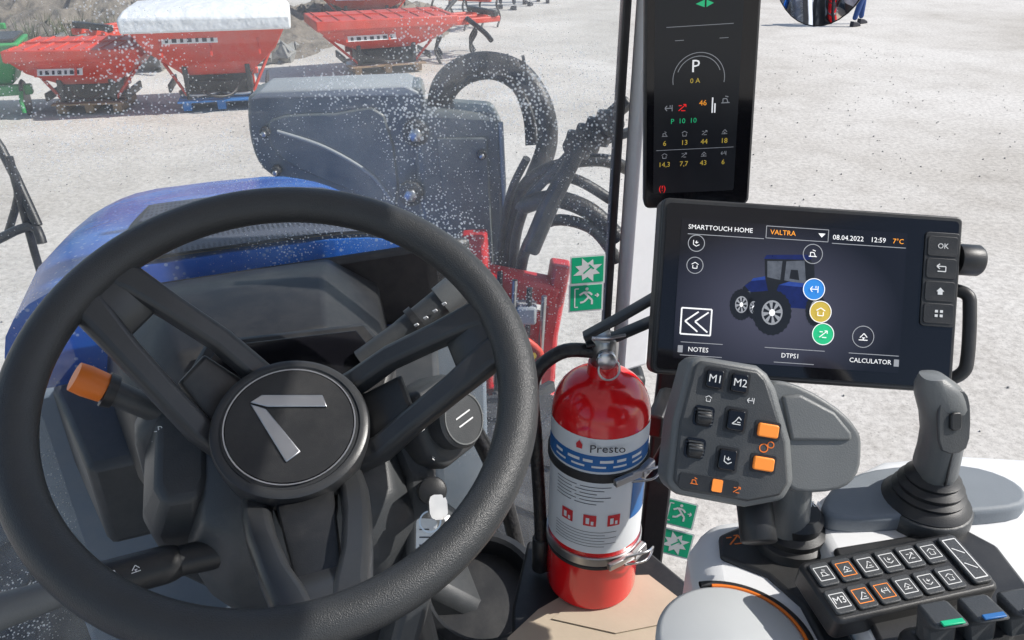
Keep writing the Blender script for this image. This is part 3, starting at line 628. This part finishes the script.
for i,(yy,s) in enumerate(((57,'OK'),(35,None),(12,None),(-10,None))):
    extr('side_button',rbox(3*U,30*U,20*U),.0022,.0030,'black',tm,loc=(130*U,yy*U,0),bev=.0006)
    if s: text('button_text',s,7.5*U,(130*U,yy*U,.0034),'icon',tm)
    elif i==1: strokes('button_icon',[(a*U,b*U,c*U,d*U) for a,b,c,d in[(-5,2,4,2),(4,2,4,-3),(4,-3,-4,-3),(-5,2,-2,4.5),(-5,2,-2,-.5)]],1.*U,0,'icon',tm,loc=(130*U,yy*U,.0034))
    elif i==2: poly('button_icon',[(a*U*.8,b*U*.8) for a,b in[(-5,0),(0,5),(5,0),(3,0),(3,-4),(-3,-4),(-3,0)]],0,'icon',tm,loc=(130*U,yy*U,.0034))
    else: strokes('button_icon',[(a*U,b*U,c*U,d*U) for a,b,c,d in[(-4,2.2,-1,2.2),(1,2.2,4,2.2),(-4,-2.2,-1,-2.2),(1,-2.2,4,-2.2)]],2.6*U,0,'icon',tm,loc=(130*U,yy*U,.0034))
lathe('rotary_knob',[(10*U,0),(15.5*U,1*U),(16*U,4*U),(16*U,22*U),(14*U,25*U)],'black',tm,n=32,loc=(152*U,47*U,-.012),rot=(0,90,0))
tube('grab_hook',[(150*U,18*U,-.02),(166*U,12*U,-.012),(169*U,-4*U,-.010),(170*U,-50*U,-.010),(166*U,-68*U,-.011),(150*U,-80*U,-.02)],[5.5*U]*6,'black',tm,sx=1.2)
tube('mount_arm',[(-.02,-.03,-.03),(-.03,-.08,-.07),(-.06,-.12,-.12),(-.09,-.2,-.16)],[.018,.018,.016,.016],'black',tm)
pl=empty('mounting_post')
bar('post',[(.190,.83,1.16),(.192,.83,1.7),(.195,.84,2.02)],[.034,.034,.03],[.02,.02,.02],'black',pl,(1,0,0),bev=.004)
bar('bracket',[(.185,.80,1.87),(.16,.74,1.87)],[.03,.03],[.02,.02],'black',pl,(0,0,1),bev=.003)

# ---------------------------------------------------------------- pillar display
pd=empty('pillar_display',frame((.230,.95,2.055),2,-4,4))
extr('housing',rbox(.008,.129,.36),-.022,0,'black',pd,loc=(0,.18,0),bev=.003)
extr('display_glass',rbox(.006,.123,.354),0,.0008,'gloss',pd,loc=(0,.18,0))
extr('display_area',rbox(.003,.098,.25),.0009,.0011,'scrd',pd,loc=(-.004,.145,0))
z_=.0016
ring('gauge',.030,.0292,z_,'scrg',pd,a0=-10,a1=190,loc=(-.002,.156,0)); ring('gauge_tick',.026,.0252,z_,'scrg',pd,a0=20,a1=160,loc=(-.002,.156,0))
text('gear_text','P',.020,(-.006,.170,z_),'scrw',pd); text('speed_text','0 A',.008,(-.006,.154,z_),'scry',pd)
text('text1','46',.009,(.004,.128,z_),'scro',pd); icon('t0',4,.006,(-.036,.124,z_),'scrg',pd); icon('t1',2,.006,(-.020,.124,z_),'scrr',pd); icon('t2',0,.006,(.030,.130,z_),'scrg',pd)
strokes('bargraph',[(.015,.116,.015,.134),(.018,.116,.018,.127)],.0016,z_,'scrw',pd)
text('g1','P  10  10',.0085,(-.018,.108,z_),'scrgr',pd)
for r_,(yy,row) in enumerate(((.083,('6','13','44','18')),(.057,('14,3','7,7','43','6')))):
    for i,s in enumerate(row):
        xx=-.040+i*.0235
        icon('value_icon',i+r_,.0042,(xx,yy+.010,z_),'scrg',pd); text('value',s,.0085,(xx,yy-.001,z_),'scry',pd)
    if not r_: strokes('divider',[(-.05,yy-.009,.042,yy-.009)],.0006,z_,'scrg',pd)
text('warn','(!)',.010,(-.042,.026,z_),'scrr',pd)
poly('ind',[(-.008,.238),(.002,.242),(.002,.234)],z_,'scrgr',pd); poly('ind2',[(.012,.238),(.004,.242),(.004,.234)],z_,'scrgr',pd)
strokes('top_line',[(-.04,.215,.035,.215),(-.03,.200,-.02,.200),(.02,.2,.03,.2)],.0006,z_,'scrg',pd)

# ---------------------------------------------------------------- fire extinguisher
fe=empty('fire_extinguisher',Matrix.Translation((.094,.7025,1.676)))
r=.0525; HB=.242
pr=[(.030,0),(r-.006,0),(r-.001,.004),(r,.010),(r,HB)]
for i in range(1,9):
    a=R(i*10.2); pr.append((.016+(r-.016)*math.cos(a),HB+.046*math.sin(a)))
pr+=[(.017,HB+.048),(.016,HB+.060)]
lathe('cylinder_body',pr,'red',fe,n=64)
def cpatch(name,rr,p0,p1,z0,z1,m,n=24):
    V=[];F=[]
    for i in range(n+1):
        a=R(-90+p0+(p1-p0)*i/n); V+=[(rr*math.cos(a),rr*math.sin(a),z0),(rr*math.cos(a),rr*math.sin(a),z1)]
    for i in range(n): F.append((2*i,2*i+2,2*i+3,2*i+1))
    return pyd(name,V,F,m,fe,smooth=True,ang=180)
cpatch('label',r+.0004,-85,72,.090,.243,'label'); cpatch('label_blue_band',r+.0007,-85,72,.202,.222,'lblue'); cpatch('label_blue_lower',r+.0007,38,72,.130,.19,'lblue')
for k in range(6): cpatch('label_lettering',r+.001,-62+k*19,-62+k*19+(15 if k%2 else 11),.2135,.2170,'label',8)
for k in range(5): cpatch('label_lettering2',r+.001,-62+k*24,-62+k*24+16,.207,.2095,'label',5)
for k in range(6):
    cpatch('label_text',r+.0008,-58,-30-(k%2)*6,.181-k*.0045,.1818-k*.0045,'ink',8); cpatch('label_text',r+.0008,-26-(k%2)*6,10-(k%3)*8,.181-k*.0045,.1818-k*.0045,'ink',8)
    cpatch('label_text',r+.0008,-58,20-(k%2)*14,.120-k*.0040,.1206-k*.0040,'ink',8)
for k in range(3):
    a0=-48+k*28; cpatch('pictogram',r+.001,a0,a0+15,.129,.144,'inkred',5); cpatch('pictogram_white',r+.0013,a0+3,a0+7,.132,.140,'label',3); cpatch('pictogram_white2',r+.0013,a0+9,a0+12,.131,.136,'label',3)
text('label_brand','Presto',.014,(.002,-r-.0022,.2325),'ink',fe,rot=(90,0,0)); poly('label_flame',[(-.003,-.004),(.003,-.004),(.0035,.001),(0,.006),(-.0035,.001)],0,'inkred',fe,loc=(-.026,-r+.0055,.2325),rot=(90,0,-28))
def band(name,z0,z1,rr,m): lathe(name,[(rr-.001,z0),(rr,z0+.001),(rr,z1-.001),(rr-.001,z1)],m,fe,n=64)
band('strap_upper',.188,.199,r+.0025,'black'); band('strap_lower',.072,.084,r+.0025,'steel'); band('strap_rubber',.066,.071,r+.002,'black')
for zz in(.194,.078):
    box('clamp',(.045,.006,.008),(.030,-.049,zz),'steel',fe,bev=.001,rot=(0,0,32)); box('clamp_latch',(.022,.008,.013),(.047,-.036,zz),'steel',fe,bev=.002,rot=(0,-12,45))
    tube('clamp_wire',[(.03,-.052,zz+.006),(.055,-.045,zz+.008),(.064,-.03,zz),(.055,-.042,zz-.008),(.03,-.052,zz-.005)],.0014,'silver',fe,seg=6)
hz=HB-.262
cyl('valve_body',.014,.035,(0,0,.318+hz),'steel',fe); cyl('gauge',.010,.010,(0,-.012,.335+hz),'silver',fe,rot=(90,0,0)); torus('seal_ring',.011,.0012,'silver',fe,n=24,k2=8,loc=(.003,-.02,.325+hz),rot=(75,0,10))
bar('carry_handle',[(-.02,0,.345+hz),(.01,.0,.352+hz),(.05,.01,.366+hz),(.075,.015,.372+hz)],[.018,.02,.02,.016],[.004]*4,'black',fe,(0,1,0),bev=.001)
bar('lever_handle',[(-.022,0,.352+hz),(.01,.0,.372+hz),(.05,.01,.393+hz),(.07,.015,.396+hz)],[.016,.018,.018,.014],[.005]*4,'black',fe,(0,1,0),bev=.001)
tube('safety_pin',[(-.015,-.015,.358+hz),(0,-.018,.36+hz),(.018,-.012,.36+hz)],.0016,'silver',fe,seg=6)
tube('hose',[(-.012,.0,.335+hz),(-.045,.0,.333+hz),(-.072,.0,.30+hz),(-.068,.01,.2),(-.062,.012,.10),(-.060,.01,.05)],.0075,'hose',fe)
cyl('hose_nozzle',.010,.05,(-.060,.01,.005),'black',fe)
sh=empty('side_shelf')
extr('shelf_top',[(.02,.77),(.16,.77),(.21,.70),(.22,.40),(0,.40),(.0,.66)],1.652,1.672,'black',sh,bev=.004)
box('shelf_leg',(.14,.2,.48),(.10,.62,1.41),'black',sh,bev=.01)
cbx=empty('cardboard_sheet')
extr('sheet',[(-.005,.615),(.03,.655),(.10,.705),(.165,.708),(.245,.612),(.235,.50),(.0,.50)],1.6735,1.6755,'card',cbx)
extr('flap',[(.045,.64),(.115,.62),(.20,.64),(.165,.69),(.10,.69)],1.6765,1.6775,'card',cbx)

# ---------------------------------------------------------------- exit signs
def exitsign(M,kind):
    p=empty('exit_sign_sticker',M)
    extr('backing',rbox(.001,.052,.044),0,.0006,'signw',p); extr('green_field',rbox(.0008,.047,.039),.0006,.0010,'green',p)
    if kind:
        strokes('running_figure',[(a*.001,b*.001,c*.001,d*.001) for a,b,c,d in[(-3,9,4,1),(4,1,-3,-6),(-3,-6,-9,-7),(4,1,9,-4),(9,-4,9,-11),(-3,9,-10,5),(-3,9,5,8),(5,8,9,4)]],.003,.0012,'signw',p)
        poly('figure_head',circ(.0025,12,.001,.014),.0013,'signw',p)
        strokes('door_frame',[(a*.001,b*.001,c*.001,d*.001) for a,b,c,d in[(-17,-14,-17,15),(-17,15,-11,15),(-17,-14,-12,-14),(13,3,19,3),(19,3,16,6),(19,3,16,0)]],.0018,.0012,'signw',p)
    else:
        P=[]
        for i in range(16):
            a=2*math.pi*i/16; rr=(.021 if i%4==1 else .018) if i%2 else .011; P.append((rr*math.cos(a)*1.1,rr*math.sin(a)*.95))
        poly('break_glass_burst',P,.0012,'signw',p); strokes('hammer',[(-.006,-.005,.006,.005),(.002,.008,.009,.001)],.0022,.0014,'green',p)
exitsign(frame((.108,1.045,1.926),4,10,0),0); exitsign(frame((.108,1.048,1.880),4,10,0),1)
exitsign(frame((.266,.98,1.53),20,-10,-8),1); exitsign(frame((.262,.965,1.482),20,-10,-8),0)

# ---------------------------------------------------------------- armrest
ar=empty('armrest_console')
P=[(.165,.28),(.148,.36),(.146,.44),(.152,.515),(.172,.545),(.215,.552),(.262,.548),(.30,.575),(.345,.603),(.42,.612),(.54,.60),(.64,.55),(.66,.28)]
extr('body',P,1.78,1.915,'white',ar,bev=.022,seg=5)
extr('body_lower',[(x*.96+.018,y*.96+.015) for x,y in P],1.66,1.79,'dgrey',ar,bev=.01)
extr('upper_body',[(.252,.28),(.250,.50),(.268,.545),(.305,.575),(.345,.598),(.42,.607),(.54,.595),(.635,.545),(.655,.28)],1.90,1.937,'white',ar,bev=.012,seg=5)
extr('dark_deck',[(.213,.29),(.220,.34),(.226,.40),(.222,.44),(.205,.470),(.172,.490),(.176,.515),(.20,.528),(.243,.520),(.249,.488),(.249,.29)],1.912,1.9195,'black',ar,bev=.003)
extr('dark_deck_upper',[(.256,.29),(.256,.478),(.37,.502),(.388,.48),(.392,.29)],1.934,1.941,'black',ar,bev=.003)
extr('palm_pad',smoothpoly([(.262,.500),(.272,.535),(.32,.562),(.40,.568),(.435,.545),(.425,.515),(.36,.505)]),1.935,1.953,'cush',ar,bev=.007,seg=4)
pad=empty('button_pad',Matrix.Translation((.286,.437,1.938))@Matrix.Rotation(R(14),4,'Z')@Matrix.Rotation(R(6),4,'X'))
extr('pad_body',rbox(.006,.136,.054),-.004,.017,'black',pad,bev=.003)
for i in range(12):
    cx=-.0575+(i%6)*.0184+(.002 if i<6 else 0); cy=.0115 if i<6 else -.0120
    extr('key',rbox(.0025,.0158,.020),.017,.0192,'dgrey',pad,loc=(cx,cy,0),bev=.0008)
    mm='orangeL' if i in(1,7,8) else 'icon'
    s=.0057
    strokes('key_frame',[(-s,-s,s,-s),(s,-s,s,s),(s,s,-s,s),(-s,s,-s,-s)],.0006,0,mm,pad,loc=(cx,cy,.0194))
    if i==6: text('key_text','M3',.008,(cx,cy,.0195),'icon',pad)
    else: icon('key_icon',(0,3,5,6,2,1,0,5,4,3,6,1)[i],.0040,(cx,cy,.0195),'icon',pad,w=.14)
extr('rocker',rbox(.003,.016,.044),.017,.0202,'dgrey',pad,loc=(.0565,0,0),bev=.001)
strokes('rocker_mark',[(.051,-.018,.062,-.018),(.062,-.018,.062,.018),(.062,.018,.051,.018),(.051,.018,.051,-.018),(.053,-.004,.060,-.010),(.053,.010,.060,.004)],.0009,.0204,'icon',pad)
dl=empty('rotary_dial',Matrix.Translation((.160,.404,1.9125)))
torus('groove',.0600,.0030,'black',dl,loc=(0,0,.0025),n=64,k2=10,a0=-100,a1=100,sz=.8)
torus('orange_ring',.0560,.0014,'orange',dl,loc=(0,0,.0050),n=64,k2=10,a0=-95,a1=92)
lathe('dial_top',[(.0545,.0),(.0545,.005),(.050,.0085),(.0,.0105)],'lgrey',dl,n=64,ang=60)
lv=empty('finger_lever_bank',Matrix.Translation((.345,.384,1.945))@Matrix.Rotation(R(10),4,'Z'))
box('bank_base',(.16,.05,.02),(0,-.01,.004),'black',lv,bev=.006)
for i,mm in enumerate(('green','lblue','mgrey','lblue','mgrey')):
    x=-.062+i*.030
    loft('lever_paddle',[[(x-.010,-.008,.010),(x+.010,-.008,.010),(x+.010,.008,.010),(x-.010,.008,.010)],[(x-.012,-.002,.028),(x+.012,-.002,.028),(x+.012,.010,.028),(x-.012,.010,.028)],[(x-.013,-.012,.038),(x+.013,-.012,.038),(x+.012,.014,.036),(x-.012,.014,.036)]],'dgrey',lv,bev=.003)
    box('colour_mark',(.016,.004,.0015),(x,-.008,.0392),mm,lv,bev=.0005)
icon('deck_symbol',2,.008,(.187,.508,1.9202),'orange',ar,rot=(0,0,10)); icon('deck_symbol_2',4,.006,(.207,.512,1.9202),'orange',ar)
box('orange_switch',(.016,.007,.004),(.238,.372,1.9205),'orangeL',ar,bev=.0015,rot=(0,0,10))

# ---------------------------------------------------------------- joystick
js=empty('joystick',Matrix.Translation((-.010,0,.0)))
J=Vector((.357,.522,1.948))
cyl('pedestal',.037,.02,(.357,.522,1.932),'dgrey',js)
lathe('boot_base',[(.034,0.002),(.035,.005),(.031,.010),(.028,.012),(.029,.015),(.025,.018),(.026,.022),(.021,.026),(.022,.029),(.017,.033),(.014,.038)],'black',js,n=36,loc=J)
def sec(c,w,d,yaw=0,n=16,e=.75):
    o=[]
    for i in range(n):
        a=2*math.pi*i/n; ca,sa=math.cos(a),math.sin(a)
        x=w*math.copysign(abs(ca)**e,ca); y=d*math.copysign(abs(sa)**e,sa); x,y=x*math.cos(yaw)-y*math.sin(yaw),x*math.sin(yaw)+y*math.cos(yaw)
        o.append((c[0]+x,c[1]+y,c[2]))
    return o
loft('handle',[sec((.357,.521,1.975),.012,.014),sec((.355,.520,1.988),.0155,.018),sec((.353,.518,2.005),.0145,.018),sec((.350,.516,2.023),.0145,.018),sec((.345,.513,2.042),.0165,.019),sec((.338,.511,2.060),.0185,.018),sec((.332,.510,2.072),.0165,.014),sec((.324,.508,2.083),.009,.008)],'mgrey',js,smooth=True,ang=60)
extr('thumb_face',smoothpoly([(-.010,-.022),(.010,-.022),(.013,.006),(.008,.022),(-.008,.022),(-.013,.006)],3),0,.003,'dgrey',js,loc=(.340,.4945,2.052),rot=(68,0,8),bev=.001)
extr('thumb_button',rbox(.003,.009,.014),.003,.0055,'black',js,loc=(.340,.4945,2.052),rot=(68,0,8),bev=.001)
box('handle_seam',(.0012,.004,.045),(.353,.5015,2.005),'black',js,bev=0,rot=(4,-8,0))

# ---------------------------------------------------------------- multifunction lever
ml=empty('multifunction_lever',frame((.186,.491,2.045),31,0,0))
u=.00076
def PX(L_): return [((x-760)*u,(430-y)*u) for x,y in L_]
extr('head_body',PX([(690,364),(698,356),(758,366),(768,374),(776,388),(790,440),(792,480),(782,498),(744,505),(674,492),(666,480),(674,420)]),-.040,.004,'mgrey',ml,bev=.006,seg=3)
extr('head_front_plate',PX([(694,366),(700,361),(756,371),(764,380),(782,440),(784,480),(776,492),(744,498),(680,487),(672,478),(679,420)]),.004,.008,'dgrey',ml,bev=.002)
extr('palm_grip',PX(smoothpoly([(770,384),(800,386),(838,408),(858,430),(861,447),(857,472),(838,488),(795,490),(780,470),(772,430)],3)),-.048,-.001,'mgrey',ml,bev=.012,seg=5)
extr('palm_grip_edge',PX([(782,396),(800,394),(834,412),(850,432),(850,440),(790,440)]),-.004,.002,'mgrey',ml,bev=.0025,seg=3)
rz=-9.5
def key(x,y,w_,h_,m,lab=None,ic=None,zz=.008,h=.0035):
    cx,cy=(x-760)*u,(430-y)*u
    extr('key_well',rbox(.002,(w_+5)*u,(h_+5)*u),zz-.001,zz+.0006,'black',ml,loc=(cx,cy,0),rot=(0,0,rz))
    extr('key',rbox(.0018,w_*u,h_*u),zz,zz+h,m,ml,loc=(cx,cy,0),rot=(0,0,rz),bev=.0009)
    if lab: text('key_text',lab,.0082,(cx,cy,zz+h+.0004),'icon',ml,rot=(0,0,rz))
    if ic is not None: icon('key_icon',ic,.0040,(cx,cy,zz+h+.0004),'icon',ml,rot=(0,0,rz))
key(713,379,16,18,'gloss','M1');key(737,383,16,18,'gloss','M2')
key(733,419,17,20,'gloss',ic=5);key(724,457,17,20,'gloss',ic=6)
key(764,429,20,13,'orangeL');key(759,461,20,13,'orangeL')
for x,y in((702,415),(693,446)):
    cx,cy=(x-760)*u,(430-y)*u
    extr('rocker_well',rbox(.003,20*u,20*u),.007,.0088,'gloss',ml,loc=(cx,cy,0),rot=(0,0,rz))
    cyl('thumb_roller',.0065,.011,(cx-.0055,cy,.0085),'black',ml,rot=(0,90,rz))
    for q in range(5): box('roller_ridge',(.011,.001,.001),(cx,cy-.005+q*.0025,.0150-abs(q-2)*.0011),'dgrey',ml,bev=0,rot=(0,0,rz))
extr('indicator_strip',rbox(.002,58*u,15*u),.008,.0088,'black',ml,loc=((706-760)*u,(430-481)*u,0),rot=(0,0,rz))
extr('indicator_lamp',rbox(.001,10*u,12*u),.0088,.0098,'orangeL',ml,loc=((714-760)*u,(430-482)*u,0),rot=(0,0,rz))
icon('indicator_icon',0,.0035,((692-760)*u,(430-478)*u,.0092),'orange',ml,rot=(0,0,rz));icon('indicator_icon2',2,.0035,((733-760)*u,(430-486)*u,.0092),'orange',ml,rot=(0,0,rz))
ring('mode_mark',.0034,.0026,.0084,'orange',ml,loc=((760-760)*u,(430-446)*u,0)); ring('mode_mark2',.0026,.0019,.0084,'orange',ml,loc=((767-760)*u,(430-443)*u,0))
icon('panel_mark',4,.0035,((748-760)*u,(430-400)*u,.0084),'icon',ml,rot=(0,0,rz));icon('panel_mark2',1,.0030,((707-760)*u,(430-398)*u,.0084),'icon',ml,rot=(0,0,rz))
cyl('trigger_knob',.014,.04,((768-760)*u,(430-498)*u,-.04),'black',ml,rot=(70,0,0))
ms=empty('lever_stem')
lathe('stem',[(.017,.03),(.016,.06),(.014,.10)],'mgrey',ms,n=24,loc=(.232,.508,1.90),rot=(6,-6,0))
lathe('boot',[(.032,0),(.030,.008),(.026,.010),(.027,.016),(.022,.020),(.023,.028),(.019,.034)],'black',ms,n=32,loc=(.234,.508,1.919))
text('stem_text','VALTRA',.0066,(.232,.4895,1.975),'icon',ms,rot=(65,0,0))

# ---------------------------------------------------------------- front implement + hoses
fi=empty('front_loader',frame((-.48,2.95,0),0,4,0))
extr('cover_plate',smoothpoly([(-.45,1.755),(-.41,1.79),(-.15,1.795),(.10,1.80),(.16,1.77),(.15,1.5),(.14,1.24),(.0,1.28),(-.16,1.36),(-.34,1.46),(-.43,1.52),(-.46,1.62)],3),-.10,.10,'loader',fi,bev=.03,seg=3)
extr('cover_inner_press',smoothpoly([(-.38,1.70),(-.15,1.72),(.02,1.71),(.04,1.36),(-.14,1.44),(-.36,1.56)],3),.095,.110,'loader',fi,bev=.010)
extr('cover_top_lip',[(-.44,1.770),(-.40,1.80),(.10,1.812),(.15,1.785),(.14,1.775),(-.40,1.775)],-.12,.108,'loaderL',fi,bev=.01)
tube('press_edge',[(-.36,1.66,.112),(-.20,1.60,.113),(-.05,1.50,.113),(.02,1.40,.112)],.007,'loaderL',fi,seg=8)
extr('mast_box',[(.12,1.70),(.17,1.74),(.41,1.72),(.44,1.66),(.45,1.30),(.44,1.02),(.39,.98),(.22,1.02),(.13,1.20)],-.06,.16,'loader',fi,bev=.025,seg=3)
extr('mast_rib',[(.20,1.64),(.38,1.64),(.40,1.12),(.24,1.10)],.16,.172,'loader',fi,bev=.01)
bar('mast_edge_strip',[(.43,1.69,.155),(.445,1.35,.155),(.44,1.04,.155)],[.018]*3,[.02]*3,'loaderL',fi,(1,0,0),bev=.003)
extr('mast_lower_link',[(.24,1.10),(.42,1.12),(.38,.7),(.22,.72)],.172,.19,'black',fi,bev=.01)
for x,z in((.13,1.66),(.10,1.44),(.36,1.05),(-.40,1.66),(-.38,1.52),(.36,1.58)):
    cyl('pivot_pin',.045 if x in(.13,.10,) or z<1.1 else .018,.035,(x,z,.10 if x<.05 else .15),'black',fi); cyl('pin_bolt',.024 if x in(.13,.10) or z<1.1 else .010,.02,(x,z,.135 if x<.05 else .185),'steel',fi,n=6)
box('leg',(.14,1.0,.14),(.0,.72,-.02),'black',fi,bev=.02); box('leg_2',(.14,1.0,.14),(.36,.52,.02),'black',fi,bev=.02)
box('cross_beam',(1.0,.16,.14),(.0,.40,-.06),'black',fi,bev=.02)
hs=empty('hydraulic_hoses')
tube('hose_arc',[(-.28,2.93,1.66),(-.25,2.88,1.80),(-.18,2.88,1.865),(-.08,2.88,1.885),(.03,2.87,1.85),(.105,2.83,1.75),(.125,2.80,1.63),(.085,2.74,1.52),(.04,2.70,1.44)],.037,'hose',hs,sub=10,seg=16)
tube('hose_arc_b',[(-.26,2.96,1.66),(-.22,2.93,1.77),(-.15,2.93,1.825),(-.06,2.93,1.835),(.02,2.92,1.79),(.06,2.88,1.70),(.07,2.85,1.60)],.022,'hose',hs,sub=8,seg=12)
for q in range(5): tube('hose_clip',[(-.18+q*.055,2.88,1.868+.010*(1-abs(q-2)/2)),(-.17+q*.055,2.88,1.870+.010*(1-abs(q-2)/2))],.040,'black',hs,sub=1)
tube('hose_arc_2',[(-.02,2.80,1.0),(-.01,2.72,1.30),(.04,2.68,1.50),(.15,2.60,1.60),(.30,2.6,1.62),(.42,2.7,1.55)],.022,'hose',hs,seg=12)
tube('hose_arc_3',[(.0,2.72,1.1),(.02,2.66,1.35),(.09,2.62,1.53),(.20,2.56,1.57),(.33,2.55,1.50)],.018,'hose',hs,seg=12)
tube('hose_arc_4',[(-.05,2.75,1.15),(-.03,2.70,1.35),(-.0,2.66,1.5),(.05,2.62,1.62)],.014,'hose',hs,seg=12)
tube('hose_arc_5',[(.02,2.6,1.0),(.04,2.58,1.28),(.12,2.55,1.42),(.26,2.5,1.42),(.36,2.5,1.30)],.020,'hose',hs,seg=12)
tube('hose_arc_6',[(.04,2.6,1.46),(.14,2.56,1.50),(.26,2.52,1.47),(.36,2.5,1.38)],.030,'hose',hs,seg=12)
bar('link_arm',[(.36,2.50,1.84),(.22,2.46,1.72),(.12,2.44,1.52),(.06,2.46,1.35)],[.05,.045,.06,.06],[.05]*4,'black',hs,(1,0,0),bev=.01)
bar('link_arm_2',[(.40,2.6,1.72),(.20,2.58,1.66),(.02,2.62,1.44)],[.03,.03,.03],[.03]*3,'dgrey',hs,(0,0,1),bev=.006)
lathe('rubber_bellows',[(.03,0)]+[(.055 if i%2 else .04,.02+.02*i) for i in range(8)]+[(.03,.2)],'hose',hs,n=24,loc=(.18,2.5,1.68),rot=(20,50,0))
ri=empty('front_linkage_frame',Matrix.Translation((0,2.55,0)))
bar('red_upright',[(-.13,0,1.38),(-.11,-.02,1.10),(-.11,-.05,.8)],[.09]*3,[.1]*3,'redimp',ri,(1,0,0),bev=.01)
bar('red_upright_2',[(.17,.0,1.27),(.13,-.02,1.0),(.11,-.05,.5)],[.07]*3,[.1]*3,'redimp',ri,(1,0,0),bev=.01)
bar('red_cross',[(-.12,-.02,1.22),(.16,-.02,1.16)],[.10,.10],[.08,.08],'redimp',ri,(0,0,1),bev=.01)
extr('red_plate',[(-.12,.86),(.16,.82),(.15,1.08),(.04,1.12),(-.10,1.14)],.02,.06,'redimp',ri,bev=.01,rot=(90,0,0))
extr('red_lower',[(-.10,.55),(.16,.52),(.16,.78),(-.10,.82)],.05,.09,'redimp',ri,bev=.01,rot=(90,0,0))
for i in range(4): tube('cylinder_rod',[(-.06+i*.05,-.12,.7),(-.04+i*.05,-.10,1.28-.03*i)],.010,'steel' if i%2 else 'black',ri,sub=1,seg=8)
tube('red_ring',[(-.10,-.12,.98),(.0,-.14,1.06),(.1,-.14,.98),(.02,-.14,.90),(-.09,-.12,.95)],.014,'redout',ri,seg=8)
box('grey_block',(.07,.08,.07),(.05,-.08,1.12),'loaderL',ri,bev=.01); box('white_decal',(.05,.004,.03),(.02,-.066,.99),'signw',ri,bev=0); box('warning_decal',(.03,.004,.03),(.09,-.066,.93),'scry',ri,bev=0)
la=empty('mirror_bracket')
tube('bar_a',[(-1.36,2.0,1.96),(-1.28,1.97,1.84),(-1.20,1.90,1.66)],.012,'black',la,seg=8,sub=3)
tube('bar_b',[(-1.32,1.96,1.62),(-1.26,1.95,1.72),(-1.24,1.93,1.78)],.010,'black',la,seg=8,sub=3)
tube('bar_c',[(-1.36,1.9,1.60),(-1.22,1.90,1.66),(-1.19,1.88,1.62)],.012,'black',la,seg=8,sub=3)
tube('bar_d',[(-1.24,1.93,1.83),(-1.23,1.90,1.45),(-1.20,1.88,1.1)],.010,'black',la,seg=8,sub=3)
tube('bar_e',[(-1.20,1.88,1.1),(-.8,1.75,.95),(-.5,1.7,.95)],.014,'black',la,seg=8,sub=3)
rm=empty('rear_view_mirror',frame((.448,1.26,2.315),-4,-34,0))
m,N,L=nodes('mirror_glass'); b=N['Principled BSDF']; b.inputs['Metallic'].default_value=1; b.inputs['Roughness'].default_value=.03; b.inputs['Base Color'].default_value=(.75,.8,.9,1)
V=[];F=[];n=36;rg=8
for j in range(rg+1):
    q=j/rg
    for i in range(n):
        a=2*math.pi*i/n; V.append((.069*q*math.cos(a),.088*q*math.sin(a),.012*(1-q*q)))
for j in range(rg):
    for i in range(n): F.append((j*n+i,j*n+(i+1)%n,(j+1)*n+(i+1)%n,(j+1)*n+i))
pyd('mirror_glass',V,F,m,rm,smooth=True,ang=180)
loft('mirror_shell',[[(.071*k*math.cos(2*math.pi*i/n),.090*k*math.sin(2*math.pi*i/n),z) for i in range(n)] for k,z in((.4,-.045),(.8,-.035),(1,-.008),(1,-.001),(.95,-.001))],'black',rm,smooth=True,ang=50)
tube('mirror_arm',[(0,.06,-.03),(-.05,.2,-.02),(-.2,.40,.1)],.011,'black',rm,seg=10)
